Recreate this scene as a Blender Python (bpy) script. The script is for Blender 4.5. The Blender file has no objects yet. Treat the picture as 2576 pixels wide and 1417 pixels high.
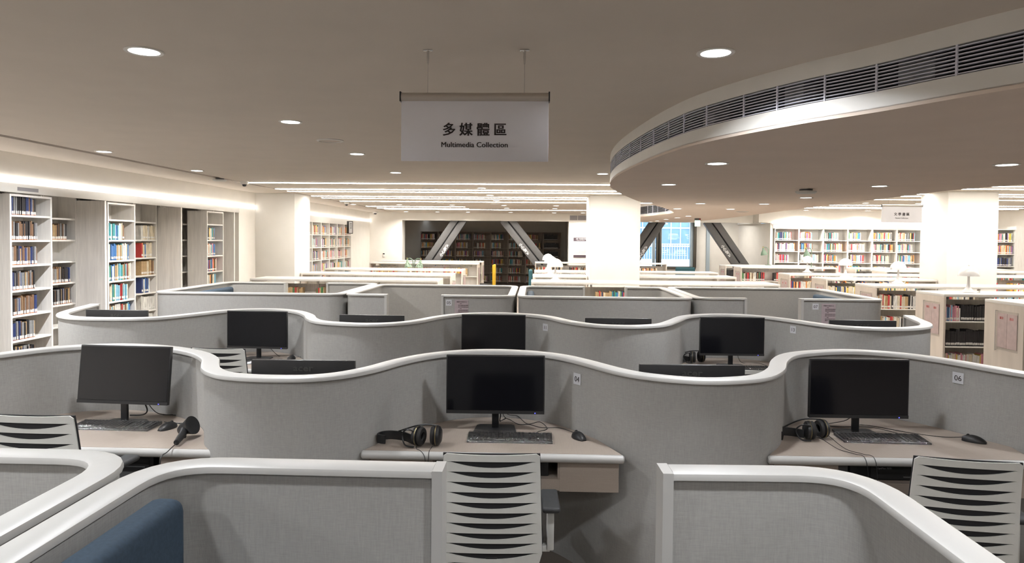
import bpy, bmesh, math, random
from mathutils import Vector, Matrix
random.seed(7)
PI = math.pi
SC = bpy.context.scene
COL = SC.collection

# ------------------------------------------------------------------ camera
EYE = 1.8
cd = bpy.data.cameras.new('camera'); cam = bpy.data.objects.new('camera', cd); COL.objects.link(cam)
cd.sensor_width = 36.0; cd.lens = 24.0; cd.shift_y = -0.0231; cd.clip_start = 0.05; cd.clip_end = 200
cam.matrix_world = Matrix(((0.99940932, -0.00988629, 0.03291297, 0.0),
                           (0.03316727, 0.02676657, -0.99909133, 0.0),
                           (0.00899634, 0.99959282, 0.02707866, EYE),
                           (0, 0, 0, 1)))
SC.camera = cam
# ------------------------------------------------------------------ view
SC.view_settings.view_transform = 'Standard'; SC.view_settings.look = 'None'
SC.view_settings.gamma = 1.0; SC.view_settings.use_curve_mapping = False
SC.view_settings.exposure = 0.0
SC.cycles.max_bounces = 7; SC.cycles.diffuse_bounces = 5; SC.cycles.glossy_bounces = 3
SC.cycles.transparent_max_bounces = 6; SC.cycles.caustics_reflective = False; SC.cycles.caustics_refractive = False
SC.cycles.sample_clamp_indirect = 6.0
# ------------------------------------------------------------------ daylight outside the far window
W = bpy.data.worlds.new('world'); SC.world = W; W.use_nodes = True
wn = W.node_tree; bg = wn.nodes['Background']
sky = wn.nodes.new('ShaderNodeTexSky'); sky.sky_type = 'HOSEK_WILKIE'; sky.turbidity = 4.0
sky.sun_direction = (0.3, -0.5, 0.8)
mxw = wn.nodes.new('ShaderNodeMix'); mxw.data_type = 'RGBA'; mxw.inputs[0].default_value = .72; mxw.inputs[7].default_value = (.34, .36, .38, 1)
wn.links.new(sky.outputs[0], mxw.inputs[6]); wn.links.new(mxw.outputs[2], bg.inputs[0]); bg.inputs[1].default_value = 9.0
DOWN_W = 21.0      # watts of one downlight
STRIP_E = 38.0     # emission of the linear lights

# ------------------------------------------------------------------ helpers
def mat(name, col, rough=0.6, metal=0.0, noise=None, bump=None, emit=None, spec=0.5, coat=0.0):
    m = bpy.data.materials.new(name); m.use_nodes = True
    nt = m.node_tree; b = nt.nodes['Principled BSDF']
    b.inputs['Base Color'].default_value = (*col, 1); b.inputs['Roughness'].default_value = rough
    b.inputs['Metallic'].default_value = metal; b.inputs['Specular IOR Level'].default_value = spec
    b.inputs['Coat Weight'].default_value = coat
    tc = nt.nodes.new('ShaderNodeTexCoord')
    def nz(scale, detail=3):
        mp = nt.nodes.new('ShaderNodeMapping'); mp.inputs['Scale'].default_value = scale
        n = nt.nodes.new('ShaderNodeTexNoise'); n.inputs['Scale'].default_value = 1.0; n.inputs['Detail'].default_value = detail
        nt.links.new(tc.outputs['Object'], mp.inputs[0]); nt.links.new(mp.outputs[0], n.inputs['Vector'])
        return n.outputs['Fac']
    if noise:                       # (scale vector, amount, [second scale])
        f = nz(noise[0])
        if len(noise) > 2:
            g = nz(noise[2]); ad = nt.nodes.new('ShaderNodeMath'); ad.operation = 'ADD'
            nt.links.new(f, ad.inputs[0]); nt.links.new(g, ad.inputs[1])
            hf = nt.nodes.new('ShaderNodeMath'); hf.operation = 'MULTIPLY'; hf.inputs[1].default_value = 0.5
            nt.links.new(ad.outputs[0], hf.inputs[0]); f = hf.outputs[0]
        cr = nt.nodes.new('ShaderNodeValToRGB'); a = noise[1]
        cr.color_ramp.elements[0].position = 0.32; cr.color_ramp.elements[1].position = 0.68
        cr.color_ramp.elements[0].color = (*[c * (1 - a) for c in col], 1)
        cr.color_ramp.elements[1].color = (*[min(1, c * (1 + a)) for c in col], 1)
        nt.links.new(f, cr.inputs[0]); nt.links.new(cr.outputs[0], b.inputs['Base Color'])
    if bump:                        # (scale vector, strength, distance)
        f = nz(bump[0], 2); bp = nt.nodes.new('ShaderNodeBump')
        bp.inputs['Strength'].default_value = bump[1]; bp.inputs['Distance'].default_value = bump[2]
        nt.links.new(f, bp.inputs['Height']); nt.links.new(bp.outputs[0], b.inputs['Normal'])
    if emit:
        b.inputs['Emission Color'].default_value = (*emit[0], 1); b.inputs['Emission Strength'].default_value = emit[1]
    return m

M = {}
M['ceil'] = mat('ceiling_paint', (.70, .63, .555), .9, noise=((3, 3, 3), .02))
M['wall'] = mat('wall_paint', (.88, .845, .785), .85, noise=((4, 4, 4), .02))
M['soff'] = mat('soffit_paint', (.82, .70, .61), .9, noise=((3, 3, 3), .02))
M['white'] = mat('white_laminate', (.82, .80, .76), .35, noise=((8, 8, 8), .015))
M['cap'] = mat('white_rail', (.47, .465, .45), .38, noise=((9, 9, 9), .015))
M['fabric'] = mat('woven_grey_fabric', (.37, .365, .35), .95, noise=((260, 260, 22), .10, (30, 30, 300)), bump=((300, 300, 60), .35, .002), spec=.2)
M['wood'] = mat('pale_wood', (.86, .83, .79), .55, noise=((18, 18, 1.6), .10, (60, 60, 4)))
M['wood_shaded'] = mat('shaded_wood', (.36, .30, .25), .6, noise=((18, 18, 1.6), .10))  # darker copy of the wood, the unlit room's shade put into its colour
M['desk'] = mat('desk_laminate', (.35, .295, .25), .5, noise=((160, 12, 160), .05, (12, 160, 160)))
M['endwood'] = mat('cream_wood', (.66, .59, .52), .6, noise=((12, 12, 1.5), .05))
M['floor'] = mat('floor_tile', (.20, .17, .145), .55, noise=((1.5, 1.5, 1.5), .06, (14, 14, 14)))
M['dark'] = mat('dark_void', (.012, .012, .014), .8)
M['black'] = mat('black_plastic', (.012, .012, .013), .42, noise=((30, 30, 30), .1))
M['screen'] = mat('glossy_screen', (.006, .006, .008), .12, spec=.45, noise=((5, 5, 5), .1))
M['ear'] = mat('ear_pad', (.015, .014, .014), .7, bump=((60, 60, 60), .3, .002))
M['gold'] = mat('brass_ring', (.45, .36, .16), .3, 1.0)
M['chairw'] = mat('light_grey_plastic', (.66, .665, .635), .5, noise=((20, 20, 20), .03))
M['armpad'] = mat('dark_grey_rubber', (.035, .036, .038), .6, noise=((60, 60, 60), .1))
M['blue'] = mat('blue_upholstery', (.038, .060, .088), .85, noise=((90, 90, 90), .12), bump=((200, 200, 200), .2, .001), spec=.25)
M['teal'] = mat('teal_upholstery', (.01, .06, .075), .8, noise=((50, 50, 50), .1))
M['yellow'] = mat('yellow_upholstery', (.62, .38, .02), .7, noise=((50, 50, 50), .1))
M['steel'] = mat('painted_steel', (.10, .097, .098), .5, noise=((8, 8, 8), .06))
M['steeldk'] = mat('steel_shadow_gap', (.02, .02, .02), .7)
M['chrome'] = mat('chrome', (.7, .7, .7), .15, 1.0)
M['alu'] = mat('brushed_aluminium', (.52, .47, .42), .4, .35, noise=((2, 300, 300), .05))
M['signw'] = mat('sign_panel', (.90, .90, .97), .5, noise=((6, 6, 6), .01))
M['signw2'] = mat('sign_panel_bright', (.85, .84, .87), .5, noise=((6, 6, 6), .01))
M['ink'] = mat('dark_ink', (.02, .012, .014), .6)
M['paper'] = mat('paper', (.72, .72, .72), .8)
M['pinkpaper'] = mat('lilac_paper', (.42, .35, .37), .6, noise=((20, 20, 20), .05))
M['sleeve'] = mat('rosy_paper', (.60, .47, .46), .45, noise=((14, 14, 14), .08))
M['plate'] = mat('number_plate_paper', (.60, .61, .64), .6)
M['slat'] = mat('grey_louvre', (.74, .75, .85), .45)
M['slot'] = mat('grey_slot', (.30, .29, .31), .6)
M['duct'] = mat('duct_metal', (.35, .35, .36), .5, .3)
M['lampw'] = mat('opal_white', (.88, .87, .87), .15, coat=.5)
M['green'] = mat('green_enamel', (.11, .17, .12), .35)
M['greenpat'] = mat('green_patterned_glass', (.22, .30, .22), .35, noise=((28, 28, 28), .75))
M['frame'] = mat('dark_bronze_frame', (.085, .075, .06), .5, .3)
M['pillar'] = mat('pillar_paint', (.76, .735, .69), .85, noise=((4, 4, 4), .015))
M['red'] = mat('red_plastic', (.6, .02, .02), .4)
M['led'] = mat('downlight_lens', (1, 1, 1), .5, emit=((1, .985, .95), 14))
M['strip'] = mat('linear_lens', (1, 1, 1), .5, emit=((1, .95, .87), STRIP_E))
M['cove'] = mat('cove_lens', (1, 1, 1), .5, emit=((1, .96, .92), 4.5))
M['exit'] = mat('exit_sign_face', (.8, .95, .9), .5, emit=((.7, 1, .85), 1.2))
M['bled'] = mat('blue_power_led', (.05, .05, 1), .5, emit=((.1, .1, 1), 3))
M['extwall'] = mat('facade_render', (.85, .85, .85), .95, noise=((1, 1, 1), .04))
M['extglass'] = mat('facade_glass', (.30, .45, .60), .95, noise=((.8, .8, .8), .12))
M['post_daylight'] = mat('pale_blue_post_and_daylight', (.42, .50, .55), .6)  # window posts, and the painted strip of bounced daylight
# window glass
g = bpy.data.materials.new('window_glass'); g.use_nodes = True; nt = g.node_tree
nt.nodes.remove(nt.nodes['Principled BSDF']); o_ = nt.nodes['Material Output']
t1 = nt.nodes.new('ShaderNodeBsdfTransparent'); t1.inputs[0].default_value = (.86, .93, .97, 1)
g1 = nt.nodes.new('ShaderNodeBsdfGlossy'); g1.inputs['Roughness'].default_value = .03
mx = nt.nodes.new('ShaderNodeMixShader'); mx.inputs[0].default_value = .06
nt.links.new(t1.outputs[0], mx.inputs[1]); nt.links.new(g1.outputs[0], mx.inputs[2]); nt.links.new(mx.outputs[0], o_.inputs[0])
M['glass'] = g
# crinkled wrap on the keyboards
g = bpy.data.materials.new('crinkled_wrap'); g.use_nodes = True; nt = g.node_tree
nt.nodes.remove(nt.nodes['Principled BSDF']); o_ = nt.nodes['Material Output']
t1 = nt.nodes.new('ShaderNodeBsdfTransparent'); g1 = nt.nodes.new('ShaderNodeBsdfGlossy'); g1.inputs['Roughness'].default_value = .12
nz = nt.nodes.new('ShaderNodeTexNoise'); nz.inputs['Scale'].default_value = 38; nz.inputs['Detail'].default_value = 5; nz.inputs['Distortion'].default_value = 1.5
bp = nt.nodes.new('ShaderNodeBump'); bp.inputs['Strength'].default_value = 1.0; bp.inputs['Distance'].default_value = .012
tc = nt.nodes.new('ShaderNodeTexCoord'); nt.links.new(tc.outputs['Object'], nz.inputs['Vector'])
nt.links.new(nz.outputs[0], bp.inputs['Height']); nt.links.new(bp.outputs[0], g1.inputs['Normal'])
mx = nt.nodes.new('ShaderNodeMixShader'); mx.inputs[0].default_value = .16
nt.links.new(t1.outputs[0], mx.inputs[1]); nt.links.new(g1.outputs[0], mx.inputs[2]); nt.links.new(mx.outputs[0], o_.inputs[0])
M['wrap'] = g
g = bpy.data.materials.new('clear_acrylic'); g.use_nodes = True; nt = g.node_tree
nt.nodes.remove(nt.nodes['Principled BSDF']); o_ = nt.nodes['Material Output']
t1 = nt.nodes.new('ShaderNodeBsdfTransparent'); g1 = nt.nodes.new('ShaderNodeBsdfGlossy'); g1.inputs['Roughness'].default_value = .08
mx = nt.nodes.new('ShaderNodeMixShader'); mx.inputs[0].default_value = .10
nt.links.new(t1.outputs[0], mx.inputs[1]); nt.links.new(g1.outputs[0], mx.inputs[2]); nt.links.new(mx.outputs[0], o_.inputs[0])
M['acryl'] = g

class MB:
    """collects shapes into one bmesh"""
    def __init__(s): s.bm = bmesh.new(); s.slots = []
    def _mi(s, m):
        if m is None: return 0
        if m not in s.slots: s.slots.append(m)
        return s.slots.index(m)
    def box(s, x0, x1, y0, y1, z0, z1, m=None, bev=0.0, seg=2, rot=None):
        r = bmesh.ops.create_cube(s.bm, size=1.0); vs = r['verts']
        T = Matrix.Translation(((x0 + x1) / 2, (y0 + y1) / 2, (z0 + z1) / 2)) @ Matrix.Diagonal((abs(x1 - x0), abs(y1 - y0), abs(z1 - z0), 1))
        for v in vs: v.co = T @ v.co
        fs = list({f for v in vs for f in v.link_faces})
        if bev > 0:
            es = list({e for v in vs for e in v.link_edges})
            rr = bmesh.ops.bevel(s.bm, geom=es, offset=bev, segments=seg, affect='EDGES', profile=.5)
            vs = list({v for f in rr['faces'] for v in f.verts} | {v for v in vs if v.is_valid})
            fs = list({f for v in vs for f in v.link_faces})
        if rot is not None:
            for v in vs: v.co = rot @ v.co
        mi = s._mi(m)
        for f in fs: f.material_index = mi
        return s
    def prism(s, pts, z0, z1, m=None):
        mi = s._mi(m); n = len(pts)
        lo = [s.bm.verts.new((p[0], p[1], z0)) for p in pts]; hi = [s.bm.verts.new((p[0], p[1], z1)) for p in pts]
        fs = [s.bm.faces.new(lo[::-1]), s.bm.faces.new(hi)]
        for i in range(n): fs.append(s.bm.faces.new((lo[i], lo[(i + 1) % n], hi[(i + 1) % n], hi[i])))
        for f in fs: f.material_index = mi
        return s
    def lathe(s, prof, c=(0, 0, 0), seg=24, m=None, axis=None):
        """prof: list of (r, z)"""
        mi = s._mi(m); rings = []; A = axis or Matrix.Identity(4); T = Matrix.Translation(c) @ A
        for r, z in prof:
            if r < 1e-6: rings.append([s.bm.verts.new(T @ Vector((0, 0, z)))])
            else: rings.append([s.bm.verts.new(T @ Vector((r * math.cos(2 * PI * k / seg), r * math.sin(2 * PI * k / seg), z))) for k in range(seg)])
        for a, b in zip(rings, rings[1:]):
            for k in range(seg):
                k2 = (k + 1) % seg
                if len(a) == 1 and len(b) == 1: continue
                if len(a) == 1: f = s.bm.faces.new((a[0], b[k], b[k2]))
                elif len(b) == 1: f = s.bm.faces.new((a[k], b[0], a[k2]))
                else: f = s.bm.faces.new((a[k], b[k], b[k2], a[k2]))
                f.material_index = mi; f.smooth = True
        return s
    def sweep(s, path, prof, m=None, closed=False, smooth=True):
        """path: 2-D points; prof: closed cross-section of (offset to the left, z)"""
        mi = s._mi(m); n = len(path); rings = []
        for i in range(n):
            if closed: a, b = path[i - 1], path[(i + 1) % n]
            else: a, b = path[max(0, i - 1)], path[min(n - 1, i + 1)]
            t = Vector((b[0] - a[0], b[1] - a[1])).normalized(); nn = Vector((-t.y, t.x))
            rings.append([s.bm.verts.new((path[i][0] + nn.x * q[0], path[i][1] + nn.y * q[0], q[1])) for q in prof])
        k = len(prof)
        for i in range(n if closed else n - 1):
            A, B = rings[i], rings[(i + 1) % n]
            for j in range(k):
                f = s.bm.faces.new((A[j], A[(j + 1) % k], B[(j + 1) % k], B[j])); f.material_index = mi; f.smooth = smooth
        if not closed:
            s.bm.faces.new(rings[0][::-1]).material_index = mi; s.bm.faces.new(rings[-1]).material_index = mi
        return s
    def tube(s, pts, r, m=None, seg=8):
        mi = s._mi(m); pts = [Vector(p) for p in pts]; n = len(pts); rings = []; up = None
        for i in range(n):
            t = (pts[min(n - 1, i + 1)] - pts[max(0, i - 1)]).normalized()
            if up is None: up = t.orthogonal().normalized()
            up = (up - t * up.dot(t))
            up = up.normalized() if up.length > 1e-6 else t.orthogonal().normalized()
            side = t.cross(up); rr = r[i] if isinstance(r, (list, tuple)) else r
            rings.append([s.bm.verts.new(pts[i] + (up * math.cos(2 * PI * k / seg) + side * math.sin(2 * PI * k / seg)) * rr) for k in range(seg)])
        for A, B in zip(rings, rings[1:]):
            for k in range(seg):
                f = s.bm.faces.new((A[k], A[(k + 1) % seg], B[(k + 1) % seg], B[k])); f.material_index = mi; f.smooth = True
        s.bm.faces.new(rings[0][::-1]).material_index = mi; s.bm.faces.new(rings[-1]).material_index = mi
        return s
    def xf(s, Mx):
        for v in s.bm.verts: v.co = Mx @ v.co
        return s
    def mesh(s, name, m=None, angle=None):
        bmesh.ops.recalc_face_normals(s.bm, faces=s.bm.faces[:])
        me = bpy.data.meshes.new(name)
        if angle:
            for f in s.bm.faces: f.smooth = True
            for e in s.bm.edges:
                if len(e.link_faces) == 2 and e.calc_face_angle(0) > angle: e.smooth = False
        s.bm.to_mesh(me); s.bm.free()
        for q in (s.slots or [m]): me.materials.append(M[q])
        return me
    def build(s, name, m=None, parent=None, angle=.6):
        o = bpy.data.objects.new(name, s.mesh(name, m, angle)); COL.objects.link(o)
        if parent is not None: o.parent = parent
        return o

def tag(o, label, cat, group=None):
    o['label'] = label; o['category'] = cat
    if group: o['group'] = group
    return o
def thing(name, label, cat, loc=(0, 0, 0), rz=0.0, group=None):
    o = bpy.data.objects.new(name, None); COL.objects.link(o); o.empty_display_size = .1
    o.location = loc; o.rotation_euler = (0, 0, rz)
    return tag(o, label, cat, group)
def struct(name, mb, m, parent=None, angle=.6):
    o = mb.build(name, m, parent, angle)
    if parent is None: o['kind'] = 'structure'
    return o
def dup(root, loc, rz, label, group=None):
    r = root.copy(); COL.objects.link(r); r.location = loc; r.rotation_euler = (0, 0, rz); r['label'] = label
    if group: r['group'] = group
    for ch in list(root.children):
        c = ch.copy(); COL.objects.link(c); c.parent = r
        for gch in list(ch.children):
            d = gch.copy(); COL.objects.link(d); d.parent = c
    return r
def text(name, s, size, mat_, parent, loc, rot, ext=.0006, align='LEFT', bold=0.0, space=1.0, scale=(1, 1), fat=0.0):
    cu = bpy.data.curves.new(name, 'FONT'); cu.body = s; cu.size = size; cu.extrude = ext; cu.offset = bold
    cu.align_x = align; cu.space_character = space; cu.resolution_u = 3
    t = bpy.data.objects.new(name, cu); COL.objects.link(t)
    dg = bpy.context.evaluated_depsgraph_get(); dg.update()
    me = bpy.data.meshes.new_from_object(t.evaluated_get(dg))
    bpy.data.objects.remove(t); bpy.data.curves.remove(cu)
    for v in me.vertices: v.co.x *= scale[0]; v.co.y *= scale[1]
    if fat:
        bm = bmesh.new()
        for k in (-1, 0, 1):
            n0 = len(bm.verts); bm.from_mesh(me); bm.verts.ensure_lookup_table()
            for v in bm.verts[n0:]: v.co.x += k * fat; v.co.z += k * .00005
        bm.to_mesh(me); bm.free()
    me.materials.clear(); me.materials.append(M[mat_])
    o = bpy.data.objects.new(name, me); COL.objects.link(o)
    if parent is not None: o.parent = parent
    o.location = loc; o.rotation_euler = rot
    return o
def catmull(P, n=4, closed=False):
    out = []; N = len(P)
    for i in range(N if closed else N - 1):
        if closed: p0, p1, p2, p3 = P[i - 1], P[i], P[(i + 1) % N], P[(i + 2) % N]
        else: p0, p1, p2, p3 = P[max(0, i - 1)], P[i], P[i + 1], P[min(N - 1, i + 2)]
        for k in range(n):
            t = k / n
            out.append(tuple(.5 * ((2 * p1[j]) + (-p0[j] + p2[j]) * t + (2 * p0[j] - 5 * p1[j] + 4 * p2[j] - p3[j]) * t * t + (-p0[j] + 3 * p1[j] - 3 * p2[j] + p3[j]) * t ** 3) for j in range(len(p1))))
    if not closed: out.append(tuple(P[-1]))
    return out
def rounded(P, r, n=6):
    """open polyline with rounded inner corners"""
    out = [P[0]]
    for i in range(1, len(P) - 1):
        a, b, c = Vector(P[i - 1]), Vector(P[i]), Vector(P[i + 1])
        u = (a - b).normalized(); v = (c - b).normalized(); p, q = b + u * r, b + v * r
        for k in range(n + 1):
            t = k / n; w = p.lerp(b, t).lerp(b.lerp(q, t), t); out.append((w.x, w.y))
    out.append(P[-1]); return out
def dens(P, step=.12):
    out = []
    for a, b in zip(P, P[1:]):
        d = math.dist(a, b); k = max(1, int(d / step))
        for j in range(k): out.append((a[0] + (b[0] - a[0]) * j / k, a[1] + (b[1] - a[1]) * j / k))
    out.append(P[-1]); return out
ORD = ['first', 'second', 'third', 'fourth', 'fifth', 'sixth', 'seventh', 'eighth', 'ninth', 'tenth', 'eleventh', 'twelfth',
       'thirteenth', 'fourteenth', 'fifteenth', 'sixteenth', 'seventeenth', 'eighteenth', 'nineteenth', 'twentieth']
for a_ in ('twenty', 'thirty', 'forty', 'fifty'):
    for b_ in ORD[:9]: ORD.append(a_ + '-' + b_)
    ORD.append({'twenty': 'thirtieth', 'thirty': 'fortieth', 'forty': 'fiftieth', 'fifty': 'sixtieth'}[a_])

# ================================================================== THE ROOM
CZ, CZR, SZ = 2.65, 2.77, 2.363          # main ceiling, right-hand ceiling, dropped soffit
XW = -5.40                               # face of the left wall and its bookcases
YB = 22.2                                # far beam
struct('floor', MB().box(-7, 16, -4.2, 29, -.1, 0), 'floor')
mb = MB()
mb.box(-6.5, -4.62, -4.2, 29, CZ, CZ + .1); mb.box(-4.52, 4.2, -4.2, 29, CZ, CZ + .1)
struct('ceiling', mb, 'ceil')
struct('trim_1', MB().box(-4.62, -4.52, -4.2, YB, CZ + .02, CZ + .1), 'slot')
struct('ceiling.001', MB().box(4.2, 16, -4.2, 24, CZR, CZR + .1), 'ceil')
# left wall: fascia above the bookcases, wall behind them, wall strip between units and pillar
mb = MB(); mb.box(-6.1, -6.0, -4.2, 29, 0, 2.9)
mb.box(-6.0, XW, -4.2, YB, 2.40, CZ); mb.box(-6.0, XW, 12.3, 13.93, 0, 2.40); mb.box(-6.0, XW, 19.95, YB, 0, 2.34)
struct('wall_left', mb, 'wall')
struct('wall_front', MB().box(-6.1, 16, -4.3, -4.2, 0, 2.9), 'wall')
struct('wall_right', MB().box(15.2, 15.3, -4.2, 25, 0, 2.9).box(14.0, 15.2, 19.8, 24, 0, 2.9), 'wall')
# far wall with its two openings
mb = MB()
mb.box(-6.0, -4.33, YB, YB + .5, 0, 2.395); mb.box(-6.0, 7.35, YB, YB + .12, 2.395, CZ)
mb.box(1.10, 3.2, YB, YB + .5, 0, 2.395)
struct('wall_back', mb, 'wall')
# unlit room behind the left opening
mb = MB(); mb.box(-5.7, -5.6, YB + .5, 29, 0, 2.9); mb.box(1.30, 1.40, YB + .5, 29, 0, 2.9); mb.box(-5.7, 1.4, 28.6, 28.7, 0, 2.9)
struct('wall_back.001', mb, 'wall')
# right bay: window wall, slanted side wall
mb = MB(); WY = 24.2
mb.box(3.0, 3.1, YB + .5, WY + .2, 0, 2.9); mb.box(3.1, 5.66, WY, WY + .2, 0, .86); mb.box(3.1, 7.3, WY, WY + .2, 2.55, 2.9)
mb.box(5.66, 7.3, WY, WY + .2, 0, 2.55)
mb.prism([(7.36, 21.62), (7.44, 21.62), (7.3, WY + .2), (7.12, WY + .2)], 0, 2.38)
mb.box(7.10, 7.30, YB + .12, WY + .2, 2.38, CZR)
struct('wall_back.002', mb, 'wall')
mb = MB(); mb.box(7.28, 14.0, 21.62, 22.1, 2.385, CZR); mb.box(7.44, 14.0, 22.05, 22.15, 0, 2.4)
mb.box(7.0, 7.28, 21.62, YB, 2.395, CZR)
struct('wall_back.003', mb, 'wall')
# window: posts, panes
wd = bpy.data.objects.new('window_1', None); COL.objects.link(wd); wd['kind'] = 'structure'; wd.location = (4.4, WY, .86)
def wpart(n, x0, x1, y0, y1, z0, z1, m): return MB().box(x0 - 4.4, x1 - 4.4, y0 - WY, y1 - WY, z0 - .86, z1 - .86, bev=.004).build(n, m, wd)
wpart('window_sill', 3.1, 5.66, WY - .06, WY + .02, .80, .90, 'frame')
wpart('window_post', 4.28, 4.34, WY - .10, WY + .1, .88, 2.55, 'frame'); wpart('window_post', 4.37, 4.45, WY - .10, WY + .1, .88, 2.55, 'frame')
wpart('window_post', 4.33, 4.38, WY - .04, WY + .1, .88, 2.55, 'steeldk')
wpart('window_post', 5.47, 5.56, WY - .06, WY + .1, .88, 2.55, 'post_daylight'); wpart('window_post', 5.56, 5.66, WY - .12, WY + .1, .86, 2.55, 'frame')
wpart('window_post', 4.16, 4.24, WY - .05, WY + .1, .88, 2.55, 'post_daylight')
wpart('pane', 3.1, 4.28, WY + .03, WY + .04, .88, 2.55, 'glass'); wpart('pane', 4.45, 5.47, WY + .03, WY + .04, .88, 2.55, 'glass')
struct('painted_daylight_strip', MB().box(6.02, 6.14, WY - .05, WY, 0, 2.55), 'post_daylight')  # pale strip painted in place of daylight bounced onto the wall
# square pillars
for i, (x0, x1) in enumerate(((-5.40, -4.63), (1.045, 2.0), (7.71, 8.635))):
    struct('wall_pillar' if i == 0 else f'wall_pillar.{i:03d}', MB().box(x0, x1, 13.03, 13.93, 0, CZ if i < 2 else CZR, bev=.006), 'pillar')

# ---------- dropped soffit with the curved grille
RING = [(2.6, 1.75), (2.1, 2.1), (1.75, 2.53), (1.465, 3.02), (1.24, 3.36), (1.0, 3.86), (.872, 4.32), (.77, 5.1), (.715, 6.05), (.755, 6.95),
        (.88, 7.68), (1.16, 8.75), (1.45, 9.75), (1.75, 10.6), (2.24, 11.9), (2.66, 13.3)]
RINGS = catmull(RING, 5)
LIP = catmull([(2.66, 13.3), (2.76, 13.7), (2.80, 14.1), (2.74, 14.9), (2.53, 16.2), (2.2, 17.2), (2.0, 18.4), (1.95, 20.9)], 4)
RIGHT = [(4.6, 20.9), (4.66, 16.5), (4.50, 12.1), (4.46, 9.3), (4.42, 7.5), (4.62, 6.7), (5.3, 5.0), (5.6, 3.5), (5.2, 2.2), (4.4, 1.5), (3.4, 1.4)]
RIGHTS = [(4.6, 20.9)] + catmull(RIGHT[0:], 3)[1:]
poly = RINGS + LIP[1:] + RIGHTS
ob = struct('ceiling.002', MB().prism(poly, SZ, SZ + .02), 'soff')
full = RINGS + LIP[1:] + RIGHTS
def arc(i0, i1): return RINGS[i0:i1]
bands = MB()
bands.sweep(RINGS, [(0, SZ + .015), (0, 2.452), (-.03, 2.452), (-.03, SZ + .015)])
bands.sweep(RINGS, [(0, 2.572), (0, CZ + .005), (-.03, CZ + .005), (-.03, 2.572)])
bands.sweep(LIP, [(0, SZ + .015), (0, 2.42), (-.03, 2.42), (-.03, SZ + .015)])
bands.sweep(LIP, [(0, 2.60), (0, CZ + .005), (-.03, CZ + .005), (-.03, 2.60)])
bands.sweep(RIGHTS, [(0, SZ + .015), (0, CZR + .005), (-.03, CZR + .005), (-.03, SZ + .015)])
struct('trim_3', bands, 'white')
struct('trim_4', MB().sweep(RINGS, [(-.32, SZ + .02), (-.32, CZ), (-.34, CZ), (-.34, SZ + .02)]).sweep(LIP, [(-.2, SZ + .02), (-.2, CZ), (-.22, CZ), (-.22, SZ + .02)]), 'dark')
def grille(name, label, path, z0, z1, nsl, step, cen):
    t = thing(name, label, 'air vent', (cen[0], cen[1], z0))
    loc = [(p[0] - cen[0], p[1] - cen[1]) for p in path]
    for k in range(nsl):
        z = (z1 - z0) * (k + .5) / nsl
        MB().sweep(loc, [(-.008, z - .0022), (-.008, z + .0022), (-.024, z + .0022), (-.024, z - .0022)]).build('slat', 'slat', t)
    acc = 0
    for a, b in zip(loc, loc[1:]):
        acc += math.dist(a, b)
        if acc > step:
            acc = 0; d = Vector((b[0] - a[0], b[1] - a[1])).normalized(); n = Vector((-d.y, d.x))
            q = [Vector(a) + d * s1 * .004 + n * s2 for s1, s2 in ((-1, -.004), (1, -.004), (1, -.012), (-1, -.012))]
            MB().prism([(v.x, v.y) for v in q], 0, z1 - z0).build('mullion', 'slat', t)
    return t
grille('curved_air_grille', 'long curved grey louvred air grille around the dropped round ceiling', RINGS, 2.452, 2.572, 8, .22, (.8, 5.0))
grille('curved_air_grille', 'short curved air grille facing the camera on the farther dropped ceiling', LIP, 2.42, 2.60, 6, .3, (2.6, 15.0))
for k, (i, w_) in enumerate(((14, .16), (21, .12), (28, .14), (36, .12), (44, .14))):
    p = RINGS[i]; q = RINGS[i + 1]; d = Vector((q[0] - p[0], q[1] - p[1])).normalized(); n = Vector((-d.y, d.x))
    c = Vector(p) - n * .17
    R_ = Matrix.Translation((c.x, c.y, 0)) @ Matrix.Rotation(math.atan2(d.y, d.x), 4, 'Z')
    tag(MB().box(-w_ / 2, w_ / 2, -.05, .05, 2.385, CZ, bev=.004, rot=R_).build('air_duct', 'duct'), f'grey metal duct behind the curved air grille, {ORD[k]} from the near end', 'duct')

# ---------- beams / braces in the far openings
def brace(xt, zt, slope, label, side):
    YC = YB + .25; x_at = lambda z: xt + (zt - z) * slope
    zb = .02; ztop = 2.50; L = math.dist((x_at(zb), zb), (x_at(ztop), ztop)); ang = math.atan2(ztop - zb, x_at(ztop) - x_at(zb))
    t = thing('diagonal_brace', label, 'steel brace', (x_at(zb), YC, zb), 0, 'steel braces of the far wall')
    R_ = Matrix.Rotation(-ang, 4, 'Y')
    w = .225
    MB().box(0, L, -.10, .10, -w, -.022, bev=.006, rot=R_).build('channel', 'steel', t)
    MB().box(0, L, -.10, .10, .022, w, bev=.006, rot=R_).build('channel', 'steel', t)
    MB().box(0, L, -.03, .06, -.022, .022, rot=R_).build('web', 'steeldk', t)
    MB().box(L * .40, L * .435, -.11, -.02, -.022, .022, rot=R_).box(L * .40, L * .41, -.112, -.1, .09, .10, rot=R_).build('splice_plate', 'steel', t)
    # warning lettering along the lower side
    s0 = L * (.52 if ang < PI / 2 else .70); off = -.19 if ang < PI / 2 else .19
    p = R_ @ Vector((s0, -.1015, off))
    rt = -ang if ang < PI / 2 else PI - ang
    o = text('warning_lettering', '小心碰撞', .115, 'paper', t, p, (0, 0, 0), bold=.004)
    o.rotation_euler = (Matrix.Rotation(rt, 4, 'Y') @ Matrix.Rotation(PI / 2, 4, 'X')).to_euler()
    return t
f = .955
brace(-2.50, 2.39, -.665, 'steel brace with white lettering, leftmost, before the unlit room', -1)
brace(-.87, 2.38, .80, 'steel brace before the unlit room, leaning against the one at its left', 1)
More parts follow.
